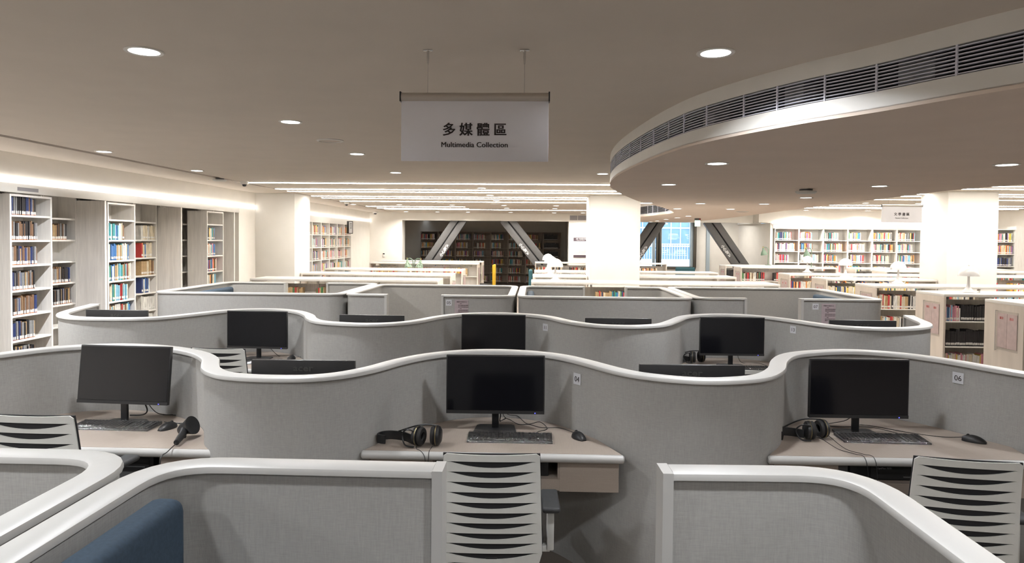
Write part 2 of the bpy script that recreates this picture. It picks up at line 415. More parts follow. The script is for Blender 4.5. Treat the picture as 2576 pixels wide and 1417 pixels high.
brace(3.98, 2.375, -.66, 'steel brace crossing the window, half hidden by the middle pillar', -1)
brace(5.75, 2.39, .70, 'steel brace on the beige wall, between window and bookcase bays', 1)

# ================================================================== LIGHTS
def spot_light(o, w, x, y, z, size, col=(1, .97, .92)):
    ld = bpy.data.lights.new('lamp_light', 'AREA'); ld.shape = 'DISK'; ld.size = size; ld.energy = w; ld.color = col; ld.spread = math.radians(150)
    lo = bpy.data.objects.new('lamp_light', ld); COL.objects.link(lo); lo.location = (0, 0, -.012); lo.parent = o
proto = thing('recessed_downlight', 'round recessed downlight', 'ceiling light', (0, 0, 0))
MB().lathe([(.068, .004), (.083, .004), (.085, -.002), (.081, -.006), (.066, -.004), (.066, .03)], m='white', seg=28).build('trim_ring', 'white', proto)
MB().lathe([(0, -.003), (.066, -.003), (.066, .0)], m='led', seg=28).build('lens', 'led', proto)
LAMPS = []
def dl(x, y, z, w, label, col=(1, .97, .92)):
    if not LAMPS: t = proto; t.location = (x, y, z - .001); t['label'] = label
    else: t = dup(proto, (x, y, z - .001), 0, label)
    t['group'] = 'round recessed downlights'
    LAMPS.append((t, w, x, y, z, col))
main = [(-1.80, 3.10, 'largest, at the upper left'), (.806, 3.126, 'right of the hanging sign, beside the curved grille'),
        (-1.80, 4.98, 'left of the hanging sign, level with its top'), (-1.80, 6.86, 'beyond the round ceiling speaker'),
        (-1.80, 8.78, 'just below left of the hanging sign'), (-4.35, 6.77, 'nearest the disc bookcase'),
        (-4.35, 8.67, 'near the dome detector by the left bookcases'), (.86, 8.78, 'touching the tip of the round dropped ceiling'),
        (-.886, 11.34, 'between the first two light lines'), (-.866, 13.16, 'between the third and fourth light lines'),
        (-.85, 15.0, 'beyond the fifth light line'), (-4.58, 17.1, 'farthest left before the white camera'),
        (-3.41, 17.1, 'above the gap between light lines, left'), (-2.08, 17.1, 'middle of the row before the short light lines'),
        (-.775, 17.1, 'first of two stacked before the far beam'), (-.77, 18.6, 'second of two stacked before the far beam'),
        (.53, 17.1, 'near the middle pillar, front one'), (.54, 18.6, 'near the middle pillar, rear one'),
        (-4.08, 21.5, 'washing the far beam, leftmost'), (-3.08, 21.5, 'washing the far beam, second from left'),
        (-2.11, 21.5, 'washing the far beam, third from left'), (-.76, 21.4, 'washing the far beam above the braces'),
        (.60, 21.5, 'washing the far beam left of the grille'), (1.5, 21.5, 'beside the middle pillar at the far beam')]
for x, y, s_ in main: dl(x, y, CZ, 1.0 if y < 10 else .8, 'recessed downlight, main ceiling, ' + s_)
soff = [(1.31, 4.99, 'first in the left column'), (1.33, 6.87, 'second in the left column'), (3.34, 4.97, 'at the right edge'), (3.41, 6.9, 'beyond the white detector'),
        (3.42, 8.76, 'right behind the hanging detector'), (2.47, 10.3, 'left of a pair at mid depth'), (3.41, 10.3, 'right of a pair at mid depth'),
        (2.48, 12.0, 'left of a farther pair'), (3.40, 12.0, 'right of a farther pair'), (1.68, 10.25, 'cut by the middle pillar'),
        (3.45, 15.5, 'first of the receding row of five'), (3.45, 16.7, 'second of the receding row of five'), (3.43, 18.0, 'third of the receding row of five'),
        (3.47, 19.5, 'fourth of the receding row of five'), (3.47, 20.6, 'last of the receding row of five')]
for i, (x, y) in enumerate(((-4.35, 4.9), (-4.35, 3.0), (-4.35, 1.1), (-1.80, 1.22), (.806, 1.22), (-1.8, -.66), (.806, -.66), (-4.35, -.7), (3.4, -.66), (-1.8, -2.5), (.806, -2.5), (3.4, -2.5), (6.0, 1.2), (6.0, -.7))):
    dl(x, y, CZ if x < 4.2 else CZR, 1.0, f'recessed downlight behind or beside the camera, {ORD[i]} of the unseen ones')
for i, (x, y) in enumerate(((6.3, 23.2), (4.6, 23.2))): dl(x, y, 2.64 if x < 4 else 2.76, 1.0, 'added unseen downlight behind the far beam, ' + ('over the beige wall' if i == 0 else 'over the window'))  # unseen downlights added to brighten the recess behind the beam
for i, (x, y) in enumerate(((3.34, 3.1), (5.0, 3.1))): dl(x, y, SZ, .8, ('left' if i == 0 else 'right') + ' unseen recessed downlight at the near end of the dropped ceiling')
for x, y, s_ in soff: dl(x, y, SZ, .8, 'recessed downlight in the dropped ceiling, ' + s_)
rgt = [(8.1, 17.05, 'before the literature sign'), (9.4, 17.1, 'beside the right pillar'), (12.2, 17.3, 'right of the right pillar'), (9.2, 18.9, 'above the literature sign'),
       (8.25, 21.1, 'washing the wall above the first book bay'), (10.1, 21.1, 'washing the wall left of the literature sign'), (12.3, 20.6, 'washing the wall beyond the right pillar')]
for x, y, s_ in rgt: dl(x, y, CZR, 1.1, 'recessed downlight in the right ceiling, ' + s_)
for t, w, x, y, z, col in LAMPS: spot_light(t, DOWN_W * w * (2.7 if x < -4 and y < 10 else 1.7 if y > 20.4 and z > 2.5 and y < 22 else 1), x, y, z, .13, (.95, .97, 1.0) if y < 8 else (1, .95, .88))
# linear lights
def strip(x0, x1, y, z, label, w=.09):
    t = thing('linear_ceiling_light', label, 'ceiling light', ((x0 + x1) / 2, y, z), 0, 'parallel light lines')
    h = (x1 - x0) / 2
    MB().box(-h, h, -w / 2, w / 2, -.014, .0).build('lens', 'strip', t)
    MB().box(-h - .012, h + .012, -w / 2 - .012, -w / 2, -.008, .001).box(-h - .012, h + .012, w / 2, w / 2 + .012, -.008, .001).box(-h - .012, -h, -w / 2, w / 2, -.008, .001).box(h, h + .012, -w / 2, w / 2, -.008, .001).build('edge_trim', 'white', t)
for i, (y, x0, x1) in enumerate(((10.43, -4.5, 1.62), (11.75, -4.5, 2.15), (12.33, -4.5, 2.33), (13.67, -4.5, 1.03), (14.32, -4.5, 2.7), (15.5, -4.45, 2.5), (17.9, -4.45, -1.84), (18.95, -4.4, -1.84), (19.5, -4.3, 1.9))):
    strip(x0, x1, y, CZ, f'long warm ceiling light line left of the dropped ceiling, {ORD[i]} from the hanging sign')
for i, (y, x0, x1) in enumerate(((9.0, 4.62, 14.5), (10.43, 4.62, 13.5), (11.75, 4.62, 13.5), (12.33, 4.62, 13.5), (13.67, 4.66, 7.69), (13.67, 8.66, 13.5), (14.32, 4.68, 13.5), (15.5, 4.72, 13.5), (17.9, 4.75, 13.5), (18.95, 4.75, 13.5), (19.6, 4.75, 13.5))):  # two nearest lines unseen behind the soffit, added to light the near shelves
    strip(x0, x1, y, CZR, f'warm ceiling light line right of the dropped ceiling, {ORD[i]} counting away from camera')
# cove lines over the left bookcases
for nm, y0, y1, s_ in (('a', -3.0, 13.02, 'above the sliding bookcases'), ('b', 13.94, YB - .01, 'above the far left bookcase')):
    t = thing('cove_light', 'slim bright cove light line ' + s_, 'cove light', (XW - .02, (y0 + y1) / 2, 2.34))
    h = (y1 - y0) / 2
    MB().box(0, .055, -h, h, .030, .048).build('lens', 'cove', t); MB().box(-.03, .0, -h, h, 0, .06).build('housing', 'white', t)
t = thing('cove_light', 'slim bright light ledge above the literature book bays', 'cove light', (10.7, 21.60, 2.376)); MB().box(-3.3, 3.3, -.05, 0.01, 0, .012).build('lens', 'cove', t); MB().box(-3.3, 3.3, -.01, .02, -.03, 0).build('housing', 'white', t)

# ================================================================== BOOKS
PAL = {'white': (.72, .70, .66), 'cream': (.66, .58, .44), 'yellow': (.70, .50, .10), 'orange': (.70, .25, .06), 'red': (.48, .05, .05), 'pink': (.62, .28, .34),
       'brown': (.20, .11, .06), 'tan': (.45, .31, .16), 'black': (.022, .02, .022), 'grey': (.28, .28, .28), 'navy': (.03, .05, .16), 'blue': (.05, .17, .42),
       'sky-blue': (.20, .45, .60), 'teal': (.04, .28, .30), 'green': (.09, .22, .09), 'violet': (.22, .12, .32)}
M['pages'] = mat('page_edges', (.62, .57, .47), .9, noise=((90, 90, 90), .05))
M['tagw'] = mat('shelf_label', (.78, .76, .73), .7)
M['tago'] = mat('orange_label', (.75, .22, .03), .7)
for k_, c_ in PAL.items(): M['bk_' + k_] = mat('book_' + k_, c_, .55, noise=((40, 40, 9), .28 if k_ not in ('black',) else .5))
BOOKS = []
def book_mesh(col, disc):
    mb = MB(); h = .5
    mb.box(-h * .96, h * .96, .02, 1, .015, .985, 'pages')
    mb.box(-h, -h * .82, 0, 1, 0, 1, 'bk_' + col); mb.box(h * .82, h, 0, 1, 0, 1, 'bk_' + col)
    mb.prism([(-h, .02), (-h * .6, -.012), (0, -.02), (h * .6, -.012), (h, .02), (h, .05), (-h, .05)], 0, 1, 'bk_' + col)
    b = 'tagw'
    mb.prism([(-h * .94, .005), (-h * .6, -.018), (0, -.026), (h * .6, -.018), (h * .94, .005), (h * .9, .03), (-h * .9, .03)], .10 if not disc else .05, .24 if not disc else .22, b)
    if disc: mb.prism([(-h * .94, .003), (0, -.03), (h * .94, .003), (h * .9, .03), (-h * .9, .03)], .015, .05, 'tago')
    return mb.mesh('book_' + col, None, .5)
BM = {}
def row(origin, rz, length, h, style, phrase, disc=False, dep=.14, tmin=.016, tmax=.034, pri=1.0, lean=0.0):
    """books standing side by side: origin = near/left end, local x along the shelf, local -y towards the reader"""
    x = 0; i = 0; T = Matrix.Translation(origin) @ Matrix.Rotation(rz, 4, 'Z'); prev = None; run = 0
    hs = h
    th0 = length < 1.2 and len(style) > 3
    while True:
        if run <= 0:
            run = random.choice((1, 1, 1, 1, 1, 2) if th0 else (1, 1, 2, 3, 5)); prev = random.choice(style); hs = h * random.uniform(.84, 1.0)
            th = random.uniform(tmin, tmax)
        run -= 1
        if x + th > length: break
        hh = hs * random.uniform(.985, 1.0)
        BOOKS.append((T @ Matrix.Translation((x + th / 2, random.uniform(0, .012), 0)), th * .97, dep * random.uniform(.85, 1.0), hh, prev, disc, phrase, i, pri, lean))
        x += th; i += 1

# ================================================================== BOOKCASES
def case(name, label, cat, x, y, rz, w, d, zs, ztop, m='wood', group=None, side=.022, back='wood', plinth=True, top=True):
    """x,y: front left corner seen from the reader; local x along, local +y into the case"""
    t = thing(name, label, cat, (x, y, 0), rz, group)
    MB().box(0, side, 0, d, 0, ztop, bev=.001, seg=1).build('side_panel', m, t); MB().box(w - side, w, 0, d, 0, ztop, bev=.001, seg=1).build('side_panel', m, t)
    MB().box(side, w - side, d - .012, d, 0, ztop).build('back_panel', back, t)
    if top: MB().box(side, w - side, 0, d, ztop - side, ztop).build('top_panel', m, t)
    for z in zs: MB().box(side, w - side, .006, d - .012, z - .022, z, bev=.001, seg=1).build('shelf', 'white' if m == 'wood' else m, t)
    return t
ZA = [.08 + .2635 * k for k in range(8)]
ZA = [z + .086 for z in ZA]            # .10 ... 1.94
R90 = PI / 2
def P(x, yn): return (x, yn)
DISC = ['black', 'black', 'brown', 'grey', 'grey', 'brown', 'black', 'navy', 'tan']
MIX = ['white', 'cream', 'yellow', 'orange', 'red', 'pink', 'brown', 'black', 'navy', 'blue', 'sky-blue', 'teal', 'green', 'white', 'cream', 'grey', 'tan']
LIGHT = ['white', 'white', 'cream', 'cream', 'pink', 'sky-blue', 'yellow', 'red', 'orange', 'white', 'teal', 'violet', 'black', 'tan']
BLUES = ['blue', 'cream', 'sky-blue', 'cream', 'white', 'red', 'brown', 'blue', 'teal', 'tan', 'white', 'green']
DARK = ['brown', 'black', 'tan', 'grey', 'navy', 'red', 'cream', 'cream', 'teal', 'brown']
XB = -5.76
def lcase(nm, lab, front, y0, w): return case(nm, lab, 'bookcase', XW if front else XB, y0, R90, w, .33 if front else .24, ZA, 2.225 if front else 2.30, 'wood', 'bookcases along the left wall')
lcase('sliding_bookcase', 'pale wood sliding bookcase of discs, nearest at the left edge', True, 6.86, .615)
lcase('sliding_bookcase', 'pale wood sliding bookcase of blue and cream books, middle of the left wall', True, 8.47, .60)
lcase('sliding_bookcase', 'pale wood sliding bookcase nearest the left pillar', True, 11.09, .60)
for y0, w, s_ in ((6.62, .59, 'hidden behind the disc bookcase'), (7.22, .59, 'partly behind the disc bookcase'), (7.82, .59, 'nearly empty, between disc bookcase and tall wood panel'),
                  (8.47, .58, 'hidden behind the middle sliding bookcase'), (9.06, .58, 'behind the middle sliding bookcase, dark'), (9.65, .585, 'with white and blue sets, right of the middle sliding bookcase'),
                  (10.33, .6, 'dark, before the last sliding bookcase'), (10.94, .58, 'behind the last sliding bookcase'), (11.53, .56, 'at the end by the left pillar')):
    lcase('wall_bookcase', 'recessed wall bookcase ' + s_, False, y0, w)
# fixed frame: uprights, header
fr = thing('bookcase_frame', 'pale wood frame and white header around the left wall bookcases', 'bookcase frame', (XW, 8.4, 0))
for yy in (6.58, 8.43, 10.28, 12.12): MB().box(-.58, .0, yy - 8.4 - .018, yy - 8.4 + .018, 0, 2.24, bev=.002, seg=1).build('upright', 'wood', fr)
MB().box(-.03, .012, -2.6, 3.9, 2.24, 2.335, bev=.002).build('header', 'white', fr); MB().box(-.58, -.03, -2.6, 3.9, 2.30, 2.33).build('soffit_board', 'white', fr)
MB().box(.012, .014, -1.45, -1.15, 2.262, 2.30).build('notice_strip', 'slot', fr)
MB().box(-.60, -.59, -2.6, 3.9, 0, 2.3).build('back_board', 'wood', fr)
# their books (local x runs away from the camera)
rown = ['lowest', 'seventh', 'sixth', 'fifth', 'fourth', 'third', 'second', 'top']
for k, z in enumerate(ZA):
    rn = rown[k]
    if k >= 1: row((XW - .02, 6.89, z), R90, .57 * [0, .6, .62, .68, .62, .68, .7, .66][k], .205, DISC, f'{rn} shelf, disc bookcase at the left edge', True, .14, .014, .018, 2.0)
    if 3 <= k <= 6: row((XB - .02, 7.85, z), R90, [0, 0, 0, .5, .48, 0, .42, 0][k], .2, DISC, f'{rn} shelf, nearly empty wall bookcase', True, .14, .014, .018, .8)
    if 1 <= k <= 6: row((XW - .02, 8.50, z), R90, [0, .5, .47, .45, .5, .46, .36][k], .225, BLUES, f'{rn} shelf, middle sliding bookcase', False, .15, .016, .03, 2.0)
    if 1 <= k <= 6: row((XB - .02, 9.86, z), R90, [0, .3, .34, .24, .34, .28, .37][k], .225, [['white'], ['white'], ['white'], ['white', 'navy', 'blue', 'white'], ['tan', 'cream', 'brown'], ['orange', 'red', 'blue', 'cream'], ['cream', 'white', 'grey']][k], f'{rn} shelf, wall bookcase of white and blue sets', False, .14, .02, .028, 2.0)
    if 1 <= k <= 6: row((XB - .02, 10.55, z), R90, .33, .225, ['black', 'navy', 'grey', 'black', 'brown', 'cream'], f'{rn} shelf, dark case before last sliding bookcase', False, .14, .02, .028, 1.5)
    if 1 <= k <= 6: row((XW - .02, 11.12, z), R90, [0, .36, .36, .33, .38, .30, .30][k], .215, LIGHT + ['blue', 'blue', 'sky-blue'], f'{rn} shelf, last sliding bookcase', False, .15, .016, .03, 2.0)
# far left bookcase: six bays
ZF = [.28, .60, .92, 1.24, 1.56, 1.88]
for b in range(8):
    y0 = 14.33 + .70 * b
    case('shelf_bay', f'white bookshelf bay of the far left wall, {ORD[b]} beyond the left pillar', 'bookshelf', XW, y0, R90, .70, .30, [.02] + ZF, 2.2, 'white', 'far left wall bookshelves', back='white')
    if b >= 2:
        for k, z in enumerate(ZF[1:]): row((XW - .02, y0 + .03, z), R90, random.uniform(.42, .6), .23, LIGHT, f'{["", "lowest visible", "middle", "third", "upper"][min(4, k)]} shelf', False, .14, .018, .032, .6)
struct('trim_5', MB().box(XW - .32, XW, 13.93, 19.95, 2.2, 2.345), 'white')
t = thing('framed_sign', 'small black framed sign projecting from the far left bookshelf end', 'sign', (XW + .05, 19.3, 1.92))
MB().box(0, .17, 0, .015, 0, .36, bev=.004).build('frame', 'black', t); MB().box(.06, .155, -.002, 0, .02, .34).build('sheet', 'paper', t)
text('lettering', '類\n別\n表', .06, 'ink', t, (.085, -.003, .26), (PI / 2, 0, 0))
# right niche bays facing the camera
ZN = [.11, .46, .81, 1.158, 1.507, 1.857]
nb = ['first', 'second', 'third', 'fourth', 'fifth', 'sixth', 'seventh', 'eighth']
for b in range(8):
    x0 = 7.50 + .752 * b
    if x0 > 13: break
    case('shelf_bay', f'white bookshelf bay under the light ledge, {nb[b]} from the steel brace', 'bookshelf', x0, 21.62, 0, .752, .33, ZN, 2.215, 'white', 'literature book bays', back='white')
    for k, z in enumerate(ZN[2:]):
        if b < 7: row((x0 + .03, 21.63, z), 0, random.uniform(.38, .66), .265, (LIGHT + ['white', 'cream', 'grey']) if (b + k) % 3 else MIX, f'{["fourth", "third", "second", "top"][k]} shelf, {nb[b]} literature bay', False, .16, .014, .028, 1.0 if k > 0 else .2)
struct('trim_6', MB().box(7.44, 14.0, 21.60, 21.9, 2.215, 2.376), 'white')
for b in range(2):
    x0 = 12.54 + .62 * b
    case('shelf_bay', 'white bookshelf bay right of the right pillar, ' + ('half hidden by it' if b == 0 else 'beside the end wall'), 'bookshelf', x0, 19.9, 0, .62 if b == 0 else .53, .33, ZN, 2.215, 'white', 'end bookshelves', back='white')
    for k, z in enumerate(ZN[2:]): row((x0 + .03, 19.91, z), 0, .42, .255, ['black', 'black', 'navy', 'grey'] if k < 2 else LIGHT, f'{["fourth", "third", "second", "top"][k]} shelf beyond the right pillar', False, .16, .018, .034, 1.0)
struct('trim_7', MB().box(13.69, 14.0, 19.9, 20.3, 0, 2.3), 'wood')
# unlit room shelving
ZD = [.05 + .343 * k for k in range(6)]
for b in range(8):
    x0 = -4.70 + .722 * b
    case('shelf_bay', f'grey bookshelf bay in the unlit room, {nb[b]} from its left end', 'bookshelf', x0, 28.0, 0, .722, .33, ZD, 2.10, 'wood_shaded', 'bookshelves of the unlit room', back='wood_shaded')
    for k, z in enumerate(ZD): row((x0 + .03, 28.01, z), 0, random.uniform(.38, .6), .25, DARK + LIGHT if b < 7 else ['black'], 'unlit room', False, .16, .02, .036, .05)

# ---------- low double-sided shelving
def low(x0, x1, y, label, books=(1, 1, 0), style=MIX, phrase='', pri=.5, sleeve=None, group='low shelving rows', fill=.86, d=.70):
    t = thing('low_bookshelf', label, 'bookshelf', (x0, y, 0), 0, group); w = x1 - x0; H = 1.10
    MB().box(.0, w, 0, d, H - .038, H, bev=.004).build('top_panel', 'white', t)
    for x in (0, w - .03): MB().box(x, x + .03, .0, d, 0, H - .038, bev=.003, seg=1).build('end_panel', 'endwood', t)
    n = max(1, round(w / .92)); bw = w / n
    for k in range(1, n):
        MB().box(k * bw - .016, k * bw + .016, d / 2 - .02, d / 2 + .02, 0, H - .04).build('upright', 'white', t)
    MB().box(.03, w - .03, d / 2 - .006, d / 2 + .006, 0.02, H - .10).build('centre_panel', 'wood', t)
    for k in range(n):
        for z in (.05, .375, .725):
            MB().box(k * bw + (.03 if k == 0 else 0), (k + 1) * bw - (.03 if k == n - 1 else .0), .02, d - .02, z - .018, z, bev=.002, seg=1).build('shelf', 'white', t)
            if z == .725: MB().prism([(k * bw + .035, .06), (k * bw + .039, .06), (k * bw + .039, d / 2), (k * bw + .035, d / 2)], z - .07, z - .018).build('bracket', 'white', t)
        for ti, z in enumerate((.725, .375, .05)):
            if books[ti]:
                row((x0 + k * bw + .05, y + .035, z), 0, (bw - .12) * (fill if k else .92) * random.uniform(.8, 1), .235 if ti else .24, style, phrase + (f', {ORD[k]} bay, ' if n > 1 else ', ') + ('upper', 'middle', 'lowest')[ti] + ' tier', False, .15, .014, .03, pri if (k * bw < 1.9 or pri < 1) else .3)
    if sleeve == 'L':
        s = MB().box(-.012, -.004, .08, .47, .50, .98).build('label_holder', 'acryl', t)
        MB().box(-.0075, -.0045, .10, .27, .53, .95).build('sheet', 'sleeve', s); MB().box(-.0075, -.0045, .275, .445, .53, .95).build('sheet', 'sleeve', s)
        MB().tube([(-.02, .46, .98), (-.02, .46, .48)], .004, seg=6).tube([(0, .46, .975), (-.02, .46, .975)], .004, seg=6).tube([(0, .46, .49), (-.02, .46, .49)], .004, seg=6).build('holder_rod', 'chrome', s)
        for yy in (.11, .285):
            text('sheet_heading', '書目', .035, 'red', s, (-.0085, yy + .12, .88), (PI / 2, 0, -PI / 2))
    if sleeve == 'R':
        s = MB().box(w + .004, w + .016, .08, .60, .52, .95).build('label_holder', 'acryl', t)
        MB().box(w + .008, w + .011, .10, .58, .54, .93).build('sheet', 'sleeve', s)
        MB().tube([(w, .08, .97), (w + .05, .08, .97), (w + .05, .12, .97)], .006, seg=6).build('holder_rod', 'chrome', s)
    return t
low(-4.81, -1.62, 11.38, 'long white low bookshelf, nearest of the left block behind the booths', (1, 0, 0), ['tan', 'brown', 'green', 'red', 'tan'], 'nearest low shelf of the left block', .6, 'R', fill=.95)
low(-4.60, -1.62, 13.30, 'long white low bookshelf touching the left pillar', (0, 0, 0), sleeve='R')
low(-4.77, -1.62, 15.35, 'long white low bookshelf, third of the left block', (0, 0, 0), sleeve='R')
low(-4.77, -1.62, 19.57, 'long white low bookshelf behind the two green lamps', (1, 0, 0), ['tan', 'cream', 'tan', 'yellow', 'red', 'white'], 'x', .3, 'R')
low(-4.90, -1.62, 21.2, 'long white low bookshelf, farthest of the left block', (1, 0, 0), MIX, 'x', .2, 'R')
low(-.05, 4.03, 11.31, 'long white low bookshelf carrying a mushroom lamp, nearest of the middle block', (1, 0, 0), ['tan', 'teal', 'cream', 'blue', 'red', 'tan', 'cream', 'navy', 'green'], 'nearest low shelf of the middle block', .6)
low(-.03, 1.03, 13.25, 'short white low bookshelf touching the left face of the middle pillar', (0, 0, 0))
low(2.03, 3.95, 13.45, 'short white low bookshelf right of the middle pillar', (0, 0, 0))
low(0, 4.06, 15.2, 'white low bookshelf behind the middle pillar', (0, 0, 0))
low(.02, 4.07, 21.1, 'white low bookshelf before the far wall poster, stocked with books', (1, 0, 0), ['black', 'black', 'orange', 'cream', 'white', 'brown', 'tan', 'red'], 'x', .3)
BLK = ['black', 'black', 'black', 'black', 'white', 'black', 'black']
t_r0 = low(5.73, 9.0, 8.16, 'white low bookshelf end panel with notice, cut by the right edge', (0, 0, 0), sleeve='L')
low(5.64, 10.0, 9.57, 'low bookshelf of black book sets, nearest full one on the right', (0, 0, 0), BLK, 'nearest low shelf on the right', 2.2, 'L', fill=.78)
row((5.69, 9.605, .725), 0, .115, .225, ['teal', 'violet', 'sky-blue', 'pink', 'navy'], 'nearest low shelf on the right, upper tier', False, .15, .013, .018, 2.2)
row((5.806, 9.605, .725), 0, .09, .215, ['white', 'cream', 'white', 'pink'], 'nearest low shelf on the right, pale run, upper tier', False, .15, .014, .018, 2.2)
row((5.90, 9.605, .725), 0, .56, .235, ['black'], 'nearest low shelf on the right, black set, upper tier', False, .15, .015, .02, 2.2)
row((6.64, 9.605, .725), 0, .70, .23, ['tan', 'cream', 'black', 'white'], 'nearest low shelf on the right, second bay, upper tier', False, .15, .015, .024, 1.5)
row((5.70, 9.605, .375), 0, .80, .235, ['black'], 'nearest low shelf on the right, first bay, middle tier', False, .15, .016, .02, 2.2)
row((5.70, 9.605, .05), 0, .80, .235, ['cream', 'white', 'white', 'yellow', 'cream', 'pink', 'cream'], 'nearest low shelf on the right, first bay, lowest tier', False, .15, .012, .02, 2.2)
low(5.53, 13.0, 11.25, 'low bookshelf carrying the second mushroom lamp from the right', (1, 1, 0), ['white', 'black', 'red', 'cream', 'tan', 'white', 'sky-blue', 'cream'], 'second low shelf on the right', 1.6, 'L')
low(5.60, 7.69, 13.28, 'low bookshelf touching the right pillar, with a mushroom lamp', (1, 0, 0), ['cream', 'green', 'cream', 'yellow', 'navy', 'white'], 'low shelf touching the right pillar', 1.4, 'L')
low(5.53, 13.0, 14.98, 'low bookshelf behind the right pillar row, with the smallest mushroom lamp', (1, 0, 0), ['white', 'cream', 'orange', 'navy', 'white', 'yellow', 'red', 'black'], 'low shelf behind the right pillar', 1.2, 'L')
low(5.66, 8.25, 18.9, 'low bookshelf in front of the literature bays, left block', (1, 0, 0), ['black', 'cream', 'red', 'white', 'brown', 'green'], 'low shelf before the literature bays', .8, 'L')
low(5.60, 8.2, 20.2, 'farthest low bookshelf of the right block, beside the brace', (1, 0, 0), ['black', 'black', 'white'], 'x', .4, 'L')
low(8.75, 13.0, 18.9, 'low bookshelf in front of the literature bays, right block', (1, 0, 0), ['black', 'grey', 'white', 'navy'], 'x', .5, 'L')
low(8.75, 13.0, 17.3, 'low bookshelf with pink notice between mushroom lamps, right block', (1, 0, 0), ['brown', 'teal', 'red', 'cream'], 'x', .5, 'L')

# ---------- emit the books
def psize(b):
    T, th, dp, hh = b[0], b[1], b[2], b[3]; p = T.translation
    y = p.y; px = 1345 + 1717 * p.x / y
    if px < -15 or px > 2590: return 0
    facing = abs(T[0][0]) + abs(T[1][0]) * abs(p.x) / y
    return th * facing * hh / (y * y) * b[8]
BOOKS.sort(key=psize, reverse=True)
nb_, nd_ = 0, 0; rest = MB()
used = set()
for b in BOOKS:
    T, th, dp, hh, col, disc, phrase, i, pri, lean = b
    ok = psize(b) > 0 and pri >= .6 and ((disc and nd_ < 290) or (not disc and nb_ < 290))
    if ok:
        lab = (f'{col} disc case, ' if disc else f'{col} book, ') + f'{ORD[min(i, 59)]} from left, ' + phrase
        if phrase in ('x', 'unlit room') or lab in used or len(lab.split()) > 16: ok = False
    if ok:
        used.add(lab); key = (col, disc)
        if key not in BM: BM[key] = book_mesh(col, disc)
        o = bpy.data.objects.new('disc_case' if disc else 'book', BM[key]); COL.objects.link(o)
        o.matrix_world = T @ Matrix.Diagonal((th, dp, hh, 1))
        tag(o, lab, 'disc case' if disc else 'book', 'disc cases in the left bookcases' if disc else 'library books on the shelves')
        if disc: nd_ += 1
        else: nb_ += 1
    else:
        rest.box(-th / 2, th / 2, 0, dp, 0, hh, 'bk_' + col, rot=T)
        rest.box(-th * .46, th * .46, -.003, 0, hh * .1, hh * .22, 'tagw', rot=T)
o = rest.build('distant_books', None, None, None); o['kind'] = 'stuff'; tag(o, 'rows of small distant books filling the far shelves', 'books')

# ================================================================== SCREENS (partitions)
HB = 1.119; HT = 1.14
def screen(name, label, path, group, ends=(True, True), org=None, w=.03, cw=.046):
    org = org or path[len(path) // 2]
    t = thing(name, label, 'partition', (org[0], org[1], 0), 0, group)
    L = [(p[0] - org[0], p[1] - org[1]) for p in path]
    MB().sweep(L, [(-w, .0), (w, .0), (w, HB), (-w, HB)]).build('fabric_panel', 'fabric', t, .7)
    r = .007
    MB().sweep(L, [(-cw, HB), (cw, HB), (cw, HT - r * 1.6), (cw - r * .5, HT - r * .5), (cw - r * 1.8, HT), (-cw + r * 1.8, HT), (-cw + r * .5, HT - r * .5), (-cw, HT - r * 1.6)]).build('top_rail', 'cap', t, .5)
    for e, (a, b) in enumerate(((0, 1), (-1, -2))):
        if ends[e]:
            d = Vector((L[a][0] - L[b][0], L[a][1] - L[b][1])).normalized(); n = Vector((-d.y, d.x)); p = Vector(L[a])
            q = [p + n * cw, p + d * .03 + n * cw, p + d * .03 - n * cw, p - n * cw]
            MB().prism([(v.x, v.y) for v in q], 0, HT - .001).build('end_post', 'cap', t)
            q = [p - d * .02 + n * (cw - .003), p + n * (cw - .003), p - n * (cw - .003), p - d * .02 - n * (cw - .003)]
    return t
WA = [(-4.25, 4.25), (-4.18, 3.85), (-4.05, 3.5), (-3.85, 3.3), (-3.6, 3.22), (-3.32, 3.25), (-3.12, 3.42), (-2.99, 3.66), (-2.87, 3.88), (-2.69, 4.02), (-2.45, 4.065), (-2.17, 3.99), (-1.93, 3.84),
      (-1.77, 3.66), (-1.69, 3.5), (-1.62, 3.37), (-1.5, 3.25), (-1.36, 3.20), (-1.22, 3.19), (-1.08, 3.205), (-.95, 3.28), (-.835, 3.44), (-.735, 3.67), (-.6, 3.87), (-.43, 4.0), (-.24, 4.05), (-.04, 4.02),
      (.14, 3.92), (.28, 3.75), (.41, 3.54), (.52, 3.41), (.68, 3.32), (.84, 3.29), (1.0, 3.325), (1.14, 3.41), (1.27, 3.6), (1.375, 3.85), (1.51, 4.06), (1.7, 4.18), (1.9, 4.24), (2.08, 4.21), (2.25, 4.10),
      (2.38, 3.91), (2.47, 3.7), (2.58, 3.52), (2.78, 3.4), (3.0, 3.4), (3.2, 3.55), (3.32, 3.8), (3.4, 4.3)]
